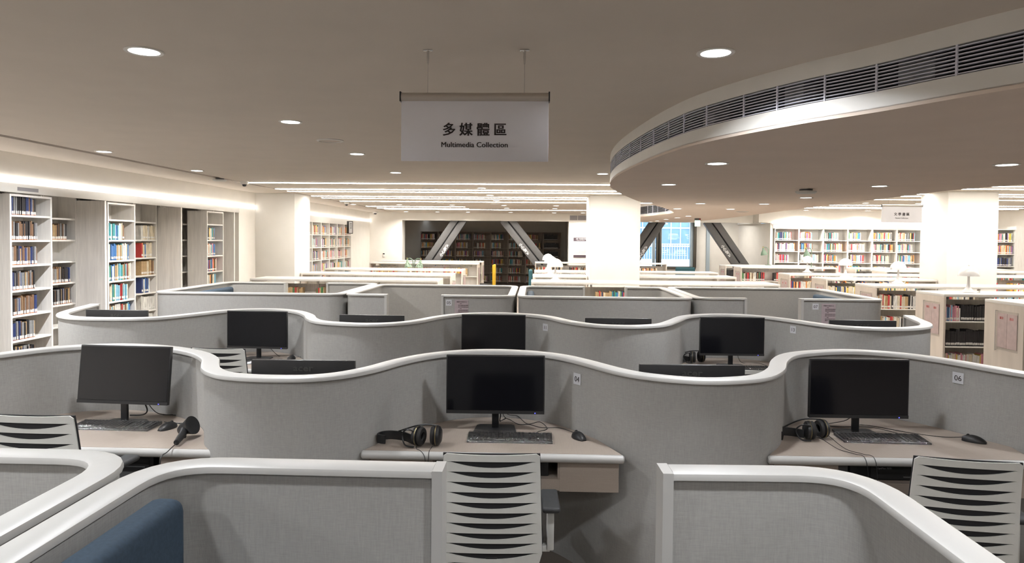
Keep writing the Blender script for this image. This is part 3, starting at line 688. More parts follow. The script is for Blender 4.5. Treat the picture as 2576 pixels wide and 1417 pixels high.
WB = [(-4.25, 6.44), (-4.12, 5.95), (-3.98, 5.62), (-3.72, 5.41), (-3.4, 5.385), (-3.1, 5.46), (-2.93, 5.76), (-2.80, 6.04), (-2.6, 6.2), (-2.36, 6.21), (-2.11, 6.04), (-1.93, 5.78), (-1.83, 5.55), (-1.7, 5.36),
      (-1.5, 5.26), (-1.3, 5.23), (-1.11, 5.29), (-.96, 5.45), (-.83, 5.75), (-.645, 6.0), (-.37, 6.1), (-.09, 6.06), (.13, 5.88), (.29, 5.57), (.47, 5.37), (.62, 5.32), (.80, 5.325), (1.0, 5.44), (1.15, 5.7),
      (1.33, 6.05), (1.56, 6.22), (1.80, 6.25), (2.03, 6.12), (2.21, 5.84), (2.39, 5.50), (2.64, 5.39), (2.9, 5.41), (3.12, 5.55), (3.25, 5.76), (3.33, 6.02), (3.42, 6.32)]
PA, PB = catmull(WA, 4), catmull(WB, 4)
sA = screen('wave_partition', 'waving grey fabric partition of the front desk row', PA, 'wave partitions', org=(0, 3.6))
sB = screen('wave_partition', 'waving grey fabric partition of the second desk row', PB, 'wave partitions', org=(0, 5.7))
def booth(label, x0, x1, y0, y1, gap, side, name='booth_partition', r=.16):
    """rectangular booth with one gap; side 'f' towards the camera or 'b' away"""
    g0, g1 = gap
    if side == 'f': Pp = [(g0, y0), (x0, y0), (x0, y1), (x1, y1), (x1, y0), (g1, y0)]
    else: Pp = [(g0, y1), (x0, y1), (x0, y0), (x1, y0), (x1, y1), (g1, y1)]
    return screen(name, label, dens(rounded(Pp, r, 6)), 'reading booths', org=((x0 + x1) / 2, (y0 + y1) / 2))
b1 = booth('grey booth partition at the far left, opening away from camera', -4.52, -2.32, 8.0, 9.95, (-3.68, -3.02), 'b')
b2 = booth('grey booth partition numbered zero-five, opening toward camera', -2.21, -.27, 8.0, 9.75, (-1.76, -1.06), 'f')
b3 = booth('grey booth partition right of the one numbered zero-five', -.155, 1.82, 7.98, 9.75, (.69, 1.32), 'b')
b4 = booth('grey booth partition numbered zero-seven', 1.93, 4.05, 8.06, 9.85, (2.45, 3.13), 'f')
d2 = booth('nearest grey booth partition with an opening, blue seat inside', -1.085, .945, .25, 1.965, (-.27, .39), 'f2') if False else None
Pp = [(-.285, 1.958), (-1.09, 1.965), (-1.085, .25), (.943, .25), (.943, 1.995), (.40, 1.98)]
d2 = screen('booth_partition', 'nearest grey booth partition with a blue seat inside, opening in the middle', dens(rounded(Pp, .20, 8)), 'reading booths', org=(0, 1.1))
Pp = [(-2.5, .25), (-1.2, .25), (-1.215, 2.01), (-3.3, 2.01), (-3.3, .25), (-3.0, .25)]
d1 = screen('booth_partition', 'grey booth partition filling the lower left corner', dens(rounded(Pp, .20, 8)), 'reading booths', org=(-2.2, 1.1))
# number plates and notices on the screens
def plate(par, org, p, ang, s, w=.062, h=.062, fs=.042):
    o = MB().box(-w / 2, w / 2, -.0015, .0, -h / 2, h / 2).build('number_plate', 'plate', par)
    o.location = (p[0] - org[0], p[1] - org[1], p[2]); o.rotation_euler = (0, 0, ang)
    text('numeral', s, fs, 'ink', o, (0, -.002, -fs * .36), (PI / 2, 0, 0), .0003, 'CENTER')
def on_path(path, x, lo=None):
    best = None
    for a, b in zip(path, path[1:]):
        if (a[0] - x) * (b[0] - x) <= 0 and a[0] != b[0]:
            t_ = (x - a[0]) / (b[0] - a[0]); y = a[1] + (b[1] - a[1]) * t_; an = math.atan2(b[1] - a[1], b[0] - a[0])
            if best is None or y < best[0]: best = (y, an)
    return best
for par, path, oy, x, z, s in ((sA, PA, 3.6, .268, 1.035, '04'), (sA, PA, 3.6, 2.395, 1.05, '06'), (sB, PB, 5.7, .125, 1.045, '11'), (sB, PB, 5.7, 2.215, 1.06, '13')):
    y, an = on_path(path, x); n = Vector((math.sin(an), -math.cos(an))) * .0325
    plate(par, (0, oy), (x + n.x, y + n.y, z), an, s)
for par, ox, oy, xp, xn, yf, s in ((b2, (-2.21 - .27) / 2, (8 + 9.75) / 2, -1.0, -.87, 8.0, '05'), (b4, (1.93 + 4.05) / 2, (8.06 + 9.85) / 2, 3.27, 3.40, 8.06, '07')):
    plate(par, (ox, oy), (xp, yf - .0305, 1.05), 0, s, .07, .07, .048)
    o = MB().box(-.08, .08, -.0015, 0, -.24, 0).build('notice_sheet', 'pinkpaper', par); o.location = (xn + .02 - ox, yf - .0305 - oy, 1.085)
    text('notice_text', '視聽席位使用方法', .015, 'ink', o, (0, -.002, -.03), (PI / 2, 0, 0), .0003, 'CENTER')
    for k in range(9): text('notice_text', '請依序登記後使用座位' if k % 3 else '一  使用', .012, 'ink', o, (-.04, -.002, -.05 - k * .019), (PI / 2, 0, 0), .0003)

# booth seats
def sofa(x0, x1, y0, y1, label, side=1, ztop=1.03):
    """bench seat with its back slab on the x0 side (side=1) or x1 side (-1)"""
    t = thing('booth_seat', label, 'seat', ((x0 + x1) / 2, (y0 + y1) / 2, 0), 0, 'blue booth seats'); w = (x1 - x0) / 2; d = (y1 - y0) / 2
    MB().box(-w, w, -d, d, .08, .42, bev=.03, seg=3).build('seat', 'blue', t)
    a = -w if side == 1 else w - .10
    MB().box(a, a + .10, -d, d, .40, ztop, bev=.035, seg=4).build('backrest', 'blue', t)
    MB().box(-w + .03, w - .03, -d + .03, d - .03, 0, .08).build('plinth', 'black', t)
sofa(-1.03, -.48, .45, 1.80, 'dark blue padded seat in the nearest booth', 1, 1.10)
sofa(-4.47, -3.95, 8.25, 9.80, 'blue padded seat in the far left booth', 1, 1.075)
sofa(-.10, .45, 8.2, 9.5, 'blue padded seat in the booth right of number zero-five', 1, 1.09)
sofa(3.45, 4.0, 8.3, 9.70, 'blue padded seat in the booth numbered zero-seven', -1, 1.07)

# ================================================================== DESKS
DZ = .745
def desk(cx, yf, path, yoff, label, far=False, comp=0, ang=0.0, half=.64):
    """near desk: straight white front edge at yf, back follows the screen"""
    s = -1 if far else 1
    t = thing('computer_desk', label, 'desk', (cx, yf, 0), 0, 'computer desks')
    pts = []
    for p in path:
        if cx - .92 < p[0] < cx + .92 and ((not far and p[1] > yf + .12) or (far and p[1] < yf - .12)):
            pts.append(p)
    pts.sort(key=lambda p: p[0])
    # pull inwards from the screen centre line
    cy = yf + s * .25; q = []
    for p in pts:
        v = Vector((p[0] - cx, p[1] - cy)); v *= (1 - .036 / v.length); q.append((v.x, cy + v.y - yf))
    q = [a for a in q if abs(a[0]) < .80 and s * a[1] > .22]
    out = [(-half, 0)] + q + [(half, 0)]
    if far: out = out[::-1]
    MB().prism(out, DZ - .03, DZ).build('desktop', 'desk', t)
    R_ = Matrix.Translation((-half - .01, -s * .005, DZ - .021)) @ Matrix.Rotation(PI / 2, 4, 'Y')
    L = 2 * half + .02
    MB().lathe([(0, 0), (.014, .0), (.021, .007), (.021, L - .007), (.014, L), (0, L)], axis=R_, seg=16).build('front_edge', 'cap', t)
    y0, y1 = (.03, .42) if not far else (-.42, -.03)
    fy = (.022, .04) if not far else (-.04, -.022)
    for x0, x1 in ((-half + .03, -.30), (.335, half - .012)):
        MB().box(x0, x1, fy[0], fy[1], .548, DZ - .032, bev=.001, seg=1).build('apron_panel', 'desk', t)
        xi = x1 if x0 < 0 else x0
        MB().box(xi - .009, xi + .009, y0, y1, .548, DZ - .032).build('divider', 'desk', t)
    MB().box(-.30, .335, y0, y1, .59, .61).box(-.30, .335, fy[0], fy[1], .555, .61).build('shelf', 'desk', t)
    MB().box(-.30, .335, y1 - .01 if not far else y0, y1 if not far else y0 + .01, .56, DZ - .032).build('back_panel', 'dark', t)
    return t
near = [(-2.22, 3.235, 'left'), (-.205, 3.262, 'centre'), (1.81, 3.31, 'right')]
desk(-2.20, 3.31, PA, 0, 'front row desk with handheld scanner, at the left')
desk(-.20, 3.345, PA, 0, 'front row desk under partition number zero-four')
desk(1.81, 3.385, PA, 0, 'front row desk under partition number zero-six')
desk(-1.20, 4.13, PA, 0, 'desk facing away, behind the left front bulge', True)
desk(.83, 4.2, PA, 0, 'desk facing away, behind the right front bulge', True)
desk(-2.38, 5.37, PB, 0, 'second row desk, left')
desk(-.34, 5.40, PB, 0, 'second row desk under partition number eleven')
desk(1.70, 5.45, PB, 0, 'second row desk with headphones beside number thirteen')
desk(-3.55, 6.25, PB, 0, 'desk facing away at the left end of the second row', True)
desk(-1.32, 6.2, PB, 0, 'desk facing away behind the left second bulge', True)
desk(.69, 6.25, PB, 0, 'desk facing away behind the middle second bulge', True)
desk(2.72, 6.3, PB, 0, 'desk facing away at the right end of the second row', True)
# system units under the front desks
for cx, yf, s_ in ((-.20, 3.345, 'under the desk numbered zero-four'), (1.81, 3.385, 'under the desk numbered zero-six'), (-2.2, 3.31, 'under the left front desk')):
    t = thing('desktop_computer', 'black desktop computer ' + s_, 'computer', (cx - .02, yf + .06, .61))
    MB().box(-.20, .30, 0, .30, .002, .098, bev=.003).build('casing', 'black', t)
    MB().box(-.26, -.21, .0, .30, .0, .10, bev=.002).build('side_unit', 'steel', t)
    MB().box(-.10, .28, -.006, 0, .008, .09, bev=.002).build('front_bezel', 'ear', t)
    text('model_lettering', 'OptiPlex 7070', .012, 'slot', t, (-.07, -.0075, .06), (PI / 2, 0, 0))
    MB().box(.06, .26, -.008, -.006, .018, .024).build('port_row', 'steel', t)

# ================================================================== MONITORS
def make_monitor(label):
    t = thing('computer_monitor', label, 'monitor', (0, 0, 0), 0, 'black computer monitors')
    zb, zt, w = .094, .418, .271
    mb = MB().box(-w, w, -.010, .012, zb, zt, bev=.004, seg=2).box(-w + .05, w - .05, .010, .034, zb + .03, zt - .13, bev=.012, seg=2)
    c = mb.build('casing', 'black', t)
    MB().box(-w + .007, w - .007, -.0115, -.0098, zb + .02, zt - .008).build('screen', 'screen', t)
    MB().box(-w + .001, w - .001, -.0122, -.011, zb, zb + .018).build('chin', 'ear', t)
    MB().box(w - .055, w - .049, -.0128, -.0118, zb + .004, zb + .008).build('power_led', 'bled', t)
    MB().box(-.019, .019, .018, .036, .008, .24, bev=.003).build('stand_neck', 'black', t)
    q = [(-.118, -.075), (.118, -.075), (.105, .075), (.088, .09), (-.088, .09), (-.105, .075)]
    MB().prism(q, 0, .009).build('stand_base', 'black', t)
    text('logo', 'acer', .052, 'ear2', t, (.0, .0128, .362), (PI / 2, 0, PI), .0008, 'CENTER', .0012, 1.05, (1.1, .85))
    return t
M['ear2'] = mat('embossed_grey', (.05, .05, .048), .4)
mon0 = make_monitor('black monitor')
first = [True]
def monitor(x, y, rz, label):
    if first[0]: first[0] = False; mon0.location = (x, y, DZ); mon0.rotation_euler = (0, 0, rz); mon0['label'] = label; return mon0
    return dup(mon0, (x, y, DZ), rz, label)
monitor(-.208, 3.74, .015, 'black monitor on the desk numbered zero-four')
monitor(1.78, 3.78, .02, 'black monitor on the desk numbered zero-six')
m_ = monitor(-2.30, 3.72, -.07, 'black monitor on the left front desk, tilted back')
for c_ in m_.children:
    if not c_.name.startswith('stand'): c_.matrix_basis = Matrix.Translation((0, 0, .02)) @ Matrix.Rotation(-.12, 4, 'X') @ c_.matrix_basis
monitor(-1.195, 3.50, PI + .02, 'back of a black monitor above the left front bulge')
monitor(.815, 3.53, PI + .02, 'back of a black monitor above the right front bulge')
monitor(-2.385, 5.80, -.07, 'black monitor on the second row left desk')
monitor(-.34, 5.75, .015, 'black monitor beside partition number eleven')
monitor(1.665, 5.78, .02, 'black monitor beside partition number thirteen')
monitor(-3.58, 5.74, PI, 'back of a black monitor at the left end of the second row')
monitor(-1.34, 5.60, PI, 'back of a black monitor above the left second bulge')
monitor(.69, 5.60, PI, 'back of a black monitor above the middle second bulge')
monitor(2.69, 5.67, PI, 'back of a black monitor at the right end of the second row')

# ================================================================== SMALL THINGS ON THE DESKS
def make_keyboard(label):
    t = thing('keyboard', label, 'keyboard', (0, 0, 0), 0, 'wrapped black keyboards')
    mb = MB(); bv = [(-.225, -.075, .004), (.225, -.075, .004), (.225, .07, .018), (-.225, .07, .018)]
    mb.box(-.223, .223, -.075, .07, .0, .010, bev=.004)
    R_ = Matrix.Rotation(math.radians(4), 4, 'X')
    mb.box(-.223, .223, -.074, .069, .004, .014, bev=.003, rot=R_); mb.build('base', 'black', t)
    mb = MB()
    for r_ in range(6):
        y = .048 - r_ * .019 - (.004 if r_ else 0)
        for k in range(22):
            x = -.214 + k * .0195
            if k in (15, 19) and True: continue
            if r_ == 5 and 4 <= k <= 9:
                if k == 4: mb.box(x, x + .0195 * 6 - .003, y - .008, y + .008, .014, .0195, bev=.0015, seg=1, rot=R_)
                continue
            mb.box(x, x + .0165, y - .008, y + .008, .014, .0195, bev=.0015, seg=1, rot=R_)
    mb.build('key_field', 'ear', t)
    # loose clear wrap
    mb = MB(); N, Q = 26, 10
    g_ = [[mb.bm.verts.new((-.234 + .468 * i / N, -.083 + .16 * j / Q, (.0 if j in (0, Q) or i in (0, N) else .022 + .009 * j / Q + random.uniform(-.0025, .003)) + .0015)) for j in range(Q + 1)] for i in range(N + 1)]
    for i in range(N):
        for j in range(Q): mb.bm.faces.new((g_[i][j], g_[i + 1][j], g_[i + 1][j + 1], g_[i][j + 1]))
    mb.build('plastic_cover', 'wrap', t, 3.0)
    return t
kb0 = make_keyboard('keyboard')
kb0.location = (-.12, 3.575, DZ); kb0.rotation_euler = (0, 0, .01); kb0['label'] = 'plastic wrapped black keyboard on the desk numbered zero-four'
dup(kb0, (1.865, 3.69, DZ), -.03, 'plastic wrapped black keyboard on the desk numbered zero-six')
dup(kb0, (-2.30, 3.67, DZ), -.02, 'plastic wrapped black keyboard on the left front desk')
dup(kb0, (-2.34, 5.63, DZ), .0, 'black keyboard on the second row left desk')
dup(kb0, (1.86, 5.66, DZ), -.03, 'black keyboard on the second row desk beside number thirteen')
dup(kb0, (-.34, 5.55, DZ), 0, 'black keyboard on the desk numbered eleven')
def make_mouse(label):
    t = thing('computer_mouse', label, 'mouse', (0, 0, 0), 0, 'black mice')
    mb = MB(); N, Q = 14, 16; rings = []
    for i in range(N + 1):
        u = i / N; y = -.055 + .11 * u; wd_ = .031 * (math.sin(PI * (.04 + .92 * u)) ** .45); ht = .036 * (math.sin(PI * (.03 + .85 * u)) ** .6)
        rings.append([mb.bm.verts.new((wd_ * math.cos(a), y, max(0, ht * math.sin(a)) + .001)) for a in [PI * k / Q for k in range(Q + 1)]])
    for a, b in zip(rings, rings[1:]):
        for k in range(Q): mb.bm.faces.new((a[k], a[k + 1], b[k + 1], b[k]))
        mb.bm.faces.new((a[0], b[0], b[-1], a[-1]))
    mb.bm.faces.new(rings[0]); mb.bm.faces.new(rings[-1][::-1])
    mb.build('shell', 'black', t, .8)
    MB().lathe([(0, -.004), (.008, -.004), (.008, .004), (0, .004)], (0, .028, .031), 14, axis=Matrix.Rotation(PI / 2, 4, 'Y')).build('scroll_wheel', 'ear', t)
    return t
ms0 = make_mouse('m')
ms0.location = (.245, 3.61, DZ); ms0.rotation_euler = (0, 0, .45); ms0['label'] = 'black mouse on the desk numbered zero-four'
dup(ms0, (2.345, 3.68, DZ), .9, 'black mouse on the desk numbered zero-six')
dup(ms0, (-2.0, 3.65, DZ), -.35, 'black mouse on the left front desk')
dup(ms0, (-2.09, 5.80, DZ), -.1, 'black mouse on the second row left desk')
def cable(pts, label, r=.0022):
    pts = [(*p, 0) if len(p) == 2 else p for p in pts]
    P3 = catmull([(p[0], p[1], DZ + r + p[2]) for p in pts], 6)
    o = thing('cable', label, 'cable', P3[0], 0, 'black computer cables'); a = Vector(P3[0])
    MB().tube([Vector(p) - a for p in P3], r, seg=6).build('wire', 'black', o)
cable([(.235, 3.665, .012), (.22, 3.72), (.15, 3.80), (.05, 3.80), (-.02, 3.86), (-.08, 3.86), (-.13, 3.95), (-.17, 3.93, .03), (-.18, 3.80, .15)], 'black mouse cable curving behind the monitor numbered zero-four')
cable([(.02, 3.65, .01), (.03, 3.72), (.08, 3.78), (.04, 3.92), (-.03, 3.87), (-.09, 4.0, .01), (-.15, 3.9, .05), (-.17, 3.8, .15)], 'black keyboard cable looping on the desk numbered zero-four')
cable([(-.20, 3.80, .16), (-.185, 3.86, .06), (-.19, 3.92), (-.16, 3.98)], 'short thick cable hanging behind the monitor numbered zero-four', .0035)
cable([(2.31, 3.72, .012), (2.22, 3.76), (2.08, 3.84), (1.96, 3.95), (1.90, 3.98), (1.85, 3.93, .02), (1.80, 3.86, .12)], 'black mouse cable across the desk numbered zero-six')
cable([(2.0, 3.77, .01), (1.99, 3.86), (1.93, 3.93), (1.84, 3.90, .01), (1.72, 3.93), (1.70, 3.98), (1.79, 3.93, .04), (1.80, 3.84, .12)], 'black keyboard cable behind the monitor numbered zero-six')
cable([(-1.98, 3.71, .012), (-1.90, 3.72), (-1.80, 3.78), (-1.79, 3.86), (-1.87, 3.92), (-1.98, 3.98), (-2.10, 3.94), (-2.18, 3.93)], 'black mouse cable looping on the left front desk')
cable([(-2.07, 3.74, .01), (-1.98, 3.76), (-1.95, 3.83), (-2.02, 3.92), (-2.17, 3.90, .01), (-2.18, 3.82, .06), (-2.17, 3.745, .13)], 'black keyboard cable rising to the left front monitor')
cable([(-2.20, 3.755, .13), (-2.20, 3.80, .06), (-2.26, 3.86, .015), (-2.36, 3.90)], 'thick cable at the corner of the left front monitor', .004)
cable([(-2.09, 5.855, .012), (-2.03, 5.93), (-2.12, 5.98), (-2.18, 6.02), (-2.25, 5.95), (-2.30, 5.84, .1)], 'black mouse cable on the second row left desk')
cable([(1.72, 5.82, .14), (1.75, 5.86, .05), (1.82, 5.95), (1.95, 5.95), (1.98, 5.80)], 'black cable behind the monitor beside number thirteen')

def make_headphones(label):
    t = thing('headphones', label, 'headphones', (0, 0, 0), 0, 'black headphones')
    # cups stand on edge, band lies back to the left
    for k, (cx, cy, tilt) in enumerate(((-.005, 0, -.10), (.075, .01, .16))):
        A = Matrix.Translation((cx, cy, .047)) @ Matrix.Rotation(tilt - .25, 4, 'Z') @ Matrix.Rotation(PI / 2, 4, 'Y')
        sgn = -1 if k == 0 else 1
        cup = MB().lathe([(0, -.022 * 1), (.028, -.022), (.040, -.014), (.043, -.004), (.043, .004), (.038, .006)] if sgn < 0 else [(.038, -.006), (.043, -.004), (.043, .004), (.040, .014), (.028, .022), (0, .022)], axis=A, seg=28).build('ear_cup', 'black', t)
        A2 = A @ Matrix.Translation((0, 0, -sgn * .0)); z0, z1 = ((.006, .024) if sgn < 0 else (-.024, -.006))
        MB().lathe([(.020, z0), (.036, z0), (.042, (z0 + z1) / 2), (.036, z1), (.020, z1), (.016, (z0 + z1) / 2), (.020, z0)], axis=A, seg=28).build('ear_pad', 'ear', cup)
        MB().lathe([(.0430, -.001), (.0438, 0), (.0430, .001), (.042, 0), (.0432, -.002)], axis=A, seg=28).build('ring', 'gold', cup)
    pts = [(-.02, -.005, .03), (-.05, .03, .06), (-.10, .06, .075), (-.15, .05, .055), (-.165, .02, .03), (-.14, .0, .022), (-.08, .01, .03), (-.02, .03, .04), (.05, .04, .05), (.085, .02, .05)]
    P3 = catmull([(-.03, .0, .035), (-.07, .045, .038), (-.13, .07, .036), (-.175, .055, .034), (-.185, .015, .032), (-.15, -.005, .03)], 6)
    mb = MB()
    mb.sweep([(p[0], p[1]) for p in P3], [(-.003, .012), (.004, .012), (.006, .03), (.004, .05), (-.003, .05)])
    mb.build('headband', 'black', t)
    MB().tube(catmull([(-.02, -.03, .075), (-.055, -.02, .08), (-.075, 0, .05), (-.06, -.02, .012), (-.02, -.035, .008)], 6), .0035, seg=6).tube(catmull([(.08, .03, .085), (.0, .06, .08), (-.1, .06, .05)], 6), .0035, seg=6).build('yoke', 'black', t)
    return t
hp0 = make_headphones('h')
hp0.scale = (1.15, 1.15, 1.15); hp0.location = (-.575, 3.42, DZ); hp0.rotation_euler = (0, 0, .05); hp0['label'] = 'black headphones on the desk numbered zero-four'
dup(hp0, (1.475, 3.66, DZ), .28, 'black headphones on the desk numbered zero-six')
dup(hp0, (1.375, 5.92, DZ), .2, 'black headphones on the second row desk beside number thirteen')
def drop_cable(pts, label):
    P3 = catmull(pts, 6); a = Vector(P3[0]); o = thing('cable', label, 'cable', a, 0, 'black computer cables')
    MB().tube([Vector(p) - a for p in P3], .0016, seg=6).build('wire', 'black', o)
drop_cable([(-.585, 3.39, .755), (-.58, 3.37, .748), (-.555, 3.34, .747), (-.53, 3.315, .72), (-.515, 3.315, .60)], 'left headphone cord falling over the edge of desk zero-four')
drop_cable([(-.505, 3.40, .755), (-.51, 3.37, .748), (-.512, 3.34, .747), (-.512, 3.315, .72), (-.515, 3.315, .60)], 'right headphone cord falling over the edge of desk zero-four')
drop_cable([(1.50, 3.61, .78), (1.55, 3.50, .75), (1.60, 3.42, .749), (1.625, 3.36, .742), (1.64, 3.345, .60)], 'left headphone cord falling over the edge of desk zero-six')
drop_cable([(1.56, 3.64, .78), (1.59, 3.50, .75), (1.64, 3.42, .749), (1.67, 3.36, .742), (1.68, 3.345, .60)], 'right headphone cord falling over the edge of desk zero-six')
# handheld scanner
t = thing('barcode_scanner', 'black handheld barcode scanner on the left front desk', 'scanner', (-1.80, 3.44, DZ), .35)
mb = MB(); P3 = [(-.02, -.105, .022), (-.012, -.06, .03), (-.004, -.02, .038), (0, .02, .048), (.0, .05, .05)]
mb.tube(P3, [.014, .017, .018, .021, .02], seg=14); mb.build('handle', 'black', t)
A = Matrix.Translation((.0, .055, .05)) @ Matrix.Rotation(math.radians(62), 4, 'Y') @ Matrix.Rotation(.5, 4, 'X')
MB().lathe([(0, -.04), (.02, -.036), (.031, -.015), (.035, .01), (.047, .042), (.049, .05), (.042, .048), (0, .03)], axis=A, seg=24).build('scan_head', 'black', t)
MB().box(-.008, .010, .0, .02, .012, .032, bev=.004).build('trigger', 'ear', t)
P3 = catmull([(-.02, -.11, .02), (-.035, -.155, .012), (-.05, -.20, .004), (-.065, -.235, .0), (-.07, -.255, -.03), (-.07, -.26, -.14)], 6)
MB().tube(P3, .0028, seg=6).build('cord', 'black', t)

# ================================================================== CHAIRS
def make_chair(label):
    """slatted back towards -y, faces +y"""
    t = thing('desk_chair', label, 'chair', (0, 0, 0), 0, 'slatted grey desk chairs')
    W2, Z0, Z1, NS = .215, .34, .884, 11; NC = 28; mb = MB()
    pitch = .0465; zs0 = Z1 - .030
    def wid(z): return W2 * (.955 + .09 * (Z1 - z) / (Z1 - Z0)) * (1 - .22 * max(0, (.44 - z) / .10) ** 2)
    def pt(u, z, off):                          # u -1..1
        yy = .010 * u * u - .05 * (z - Z0) / (Z1 - Z0) * (1.0) + .035 * ((z - .62) / .28) ** 2 * (-1 if z > .62 else 1) * .4
        return Vector((wid(z) * u, -yy * -1 + off + (-.0), z))
    def slot(u, k):
        zt = zs0 - k * pitch; a = .88
        dz = .0
        if abs(u) >= a: return zt + dz * .4 - .002, zt + dz * .4 - .002
        return zt + .000 + dz * .4, zt - .027 * (1 - (u / a) ** 2) + dz * .4 - .001
    us = [-1 + 2 * i / NC for i in range(NC + 1)]
    for k in range(NS + 1):
        rf, rb = [], []
        for u in us:
            top = Z1 + .006 * u * u * 1.0 if k == 0 else slot(u, k - 1)[1]
            bot = slot(u, k)[0] if k < NS else Z0
            edge = 1.0
            if k == 0 and abs(u) > .93: top -= .012 * (abs(u) - .93) / .07
            rf.append((mb.bm.verts.new(pt(u, top, -.006)), mb.bm.verts.new(pt(u, bot, -.006))))
            rb.append((mb.bm.verts.new(pt(u, top, .0)), mb.bm.verts.new(pt(u, bot, .0))))
        for i in range(NC):
            a, b, c, d = rf[i], rf[i + 1], rb[i], rb[i + 1]
            mb.bm.faces.new((a[0], a[1], b[1], b[0])); mb.bm.faces.new((c[0], d[0], d[1], c[1]))
            mb.bm.faces.new((a[0], b[0], d[0], c[0])); mb.bm.faces.new((a[1], c[1], d[1], b[1]))
        mb.bm.faces.new((rf[0][0], rb[0][0], rb[0][1], rf[0][1])); mb.bm.faces.new((rf[-1][0], rf[-1][1], rb[-1][1], rb[-1][0]))
    mb.build('backrest', 'chairw', t, .5)
    mb = MB(); NZ = 14; gr = []
    for j in range(NZ + 1):
        z = Z0 + .01 + (Z1 + .005 - Z0 - .01) * j / NZ
        gr.append([(mb.bm.verts.new(pt(u * 1.008, z, .0012)), mb.bm.verts.new(pt(u * 1.008, z, .010))) for u in us])
    for j in range(NZ):
        for i in range(NC):
            for s_ in (0, 1): mb.bm.faces.new((gr[j][i][s_], gr[j][i + 1][s_], gr[j + 1][i + 1][s_], gr[j + 1][i][s_]))
        for i in (0, NC): mb.bm.faces.new((gr[j][i][0], gr[j][i][1], gr[j + 1][i][1], gr[j + 1][i][0]))
    for j in (0, NZ):
        for i in range(NC): mb.bm.faces.new((gr[j][i][0], gr[j][i + 1][0], gr[j][i + 1][1], gr[j][i][1]))
    mb.build('back_cushion', 'dark', t, .6)
    MB().box(-.23, .23, .04, .50, .43, .50, bev=.03, seg=3).build('seat', 'ear', t)
    for s_ in (-1, 1):
        a = MB().box(s_ * .262 - .04, s_ * .262 + .04, .03, .27, .595, .622, bev=.012, seg=3).build('armrest', 'armpad', t)
        MB().tube([(s_ * .262, .13, .66), (s_ * .266, .13, .56), (s_ * .272, .14, .42), (s_ * .20, .16, .40)], .0, seg=4) if False else None
        MB().box(s_ * .262 - .016, s_ * .262 + .016, .10, .15, .40, .596, bev=.006).box(min(s_ * .10, s_ * .262), max(s_ * .10, s_ * .262), .11, .15, .39, .42, bev=.005).build('arm_post', 'chairw', a)
    MB().lathe([(0, .10), (.03, .10), (.03, .25), (.022, .25), (.022, .43), (0, .43)], (0, .24, 0), 16).build('gas_lift', 'black', t)
    mb = MB(); cs = []
    for k in range(5):
        an = 2 * PI * k / 5 + .3; d = Vector((math.cos(an), math.sin(an), 0))
        mb.tube([Vector((0, .24, .12)) + d * .02, Vector((0, .24, .09)) + d * .17, Vector((0, .24, .065)) + d * .31], [.022, .018, .013], seg=8); cs.append(Vector((0, .24, .03)) + d * .31)
    bs = mb.build('star_base', 'black', t)
    for c in cs: MB().lathe([(0, -.012), (.028, -.012), (.03, 0), (.028, .012), (0, .012)], c, 14, axis=Matrix.Rotation(PI / 2, 4, 'Y')).build('castor', 'ear', bs)
    MB().box(-.03, .03, .0, .20, .36, .42, bev=.008).build('back_bracket', 'black', t)
    return t
def raise_(c, dz):          # a higher set gas lift: the base stays on the floor
    for q in c.children:
        if q.name.startswith('star_base'): q.location.z -= dz
        if q.name.startswith('gas_lift'): q.location.z -= dz; q.scale.z = 1.25
ch0 = make_chair('c')
ch0.location = (-.175, 2.93, 0); ch0.rotation_euler = (0, 0, .03); ch0['label'] = 'grey slatted chair in the middle, at the desk numbered zero-four'
dup(ch0, (1.845, 2.97, 0), -.17, 'grey slatted chair turned aside at the desk numbered zero-six')
c1 = dup(ch0, (-2.19, 2.93, .13), -.03, 'grey slatted chair at the left front desk')
raise_(c1, .13)
raise_(dup(ch0, (-2.32, 4.98, .09), -.05, 'grey slatted chair at the second row left desk'), .09)
dup(ch0, (1.62, 4.98, -.005), .05, 'grey slatted chair at the second row desk beside number thirteen')

# ================================================================== SIGNS
def hang_sign(x, y, zt, w, h, label, han, eng, ceil, wires, mat_, hs, es):
    t = thing('hanging_sign', label, 'sign', (x, y, zt), 0, 'hanging section signs')
    MB().lathe([(0, -w / 2 - .002), (.019, -w / 2 - .002), (.019, w / 2 + .002), (0, w / 2 + .002)], (0, 0, -.02), 24, axis=Matrix.Rotation(PI / 2, 4, 'Y')).build('rail', 'alu', t)
    for s_ in (-1, 1): MB().box(s_ * w / 2 - .003, s_ * w / 2 + .003, -.02, .02, -.042, .001).build('end_cap', 'black', t)
    b = MB().box(-w / 2 + .002, w / 2 - .002, -.003, .003, -h, -.03, bev=.002).build('board', mat_, t)
    text('lettering', han, hs, 'ink', b, (0, -.0045, -h * .61), (PI / 2, 0, 0), .0004, 'CENTER', hs * .012, 1.52, (1, 1), hs * .014)
    text('lettering', eng, es * 1.16, 'ink', b, (0, -.0045, -h * .795), (PI / 2, 0, 0), .0004, 'CENTER', 0, 1.02, (1, 1), es * .022)
    for wx in wires:
        MB().tube([(wx, 0, -.01), (wx, 0, ceil - zt - .05)], .0006, seg=5).build('wire', 'steel', t)
        a = MB().lathe([(0, -.065), (.004, -.064), (.0055, -.045), (.0065, -.03), (.0055, -.028), (.006, 0), (0, 0)], (wx, 0, ceil - zt), 14).build('anchor', 'chrome', t)
        MB().box(wx - .022, wx + .022, -.006, .006, ceil - zt - .006, ceil - zt, bev=.002).build('anchor_plate', 'chrome', a)
hang_sign(-.275, 3.08, 2.458, .668, .308, 'white hanging sign reading Multimedia Collection', '多媒體區', 'Multimedia Collection', CZ, (-.213, .222), 'signw', .061, .0285)
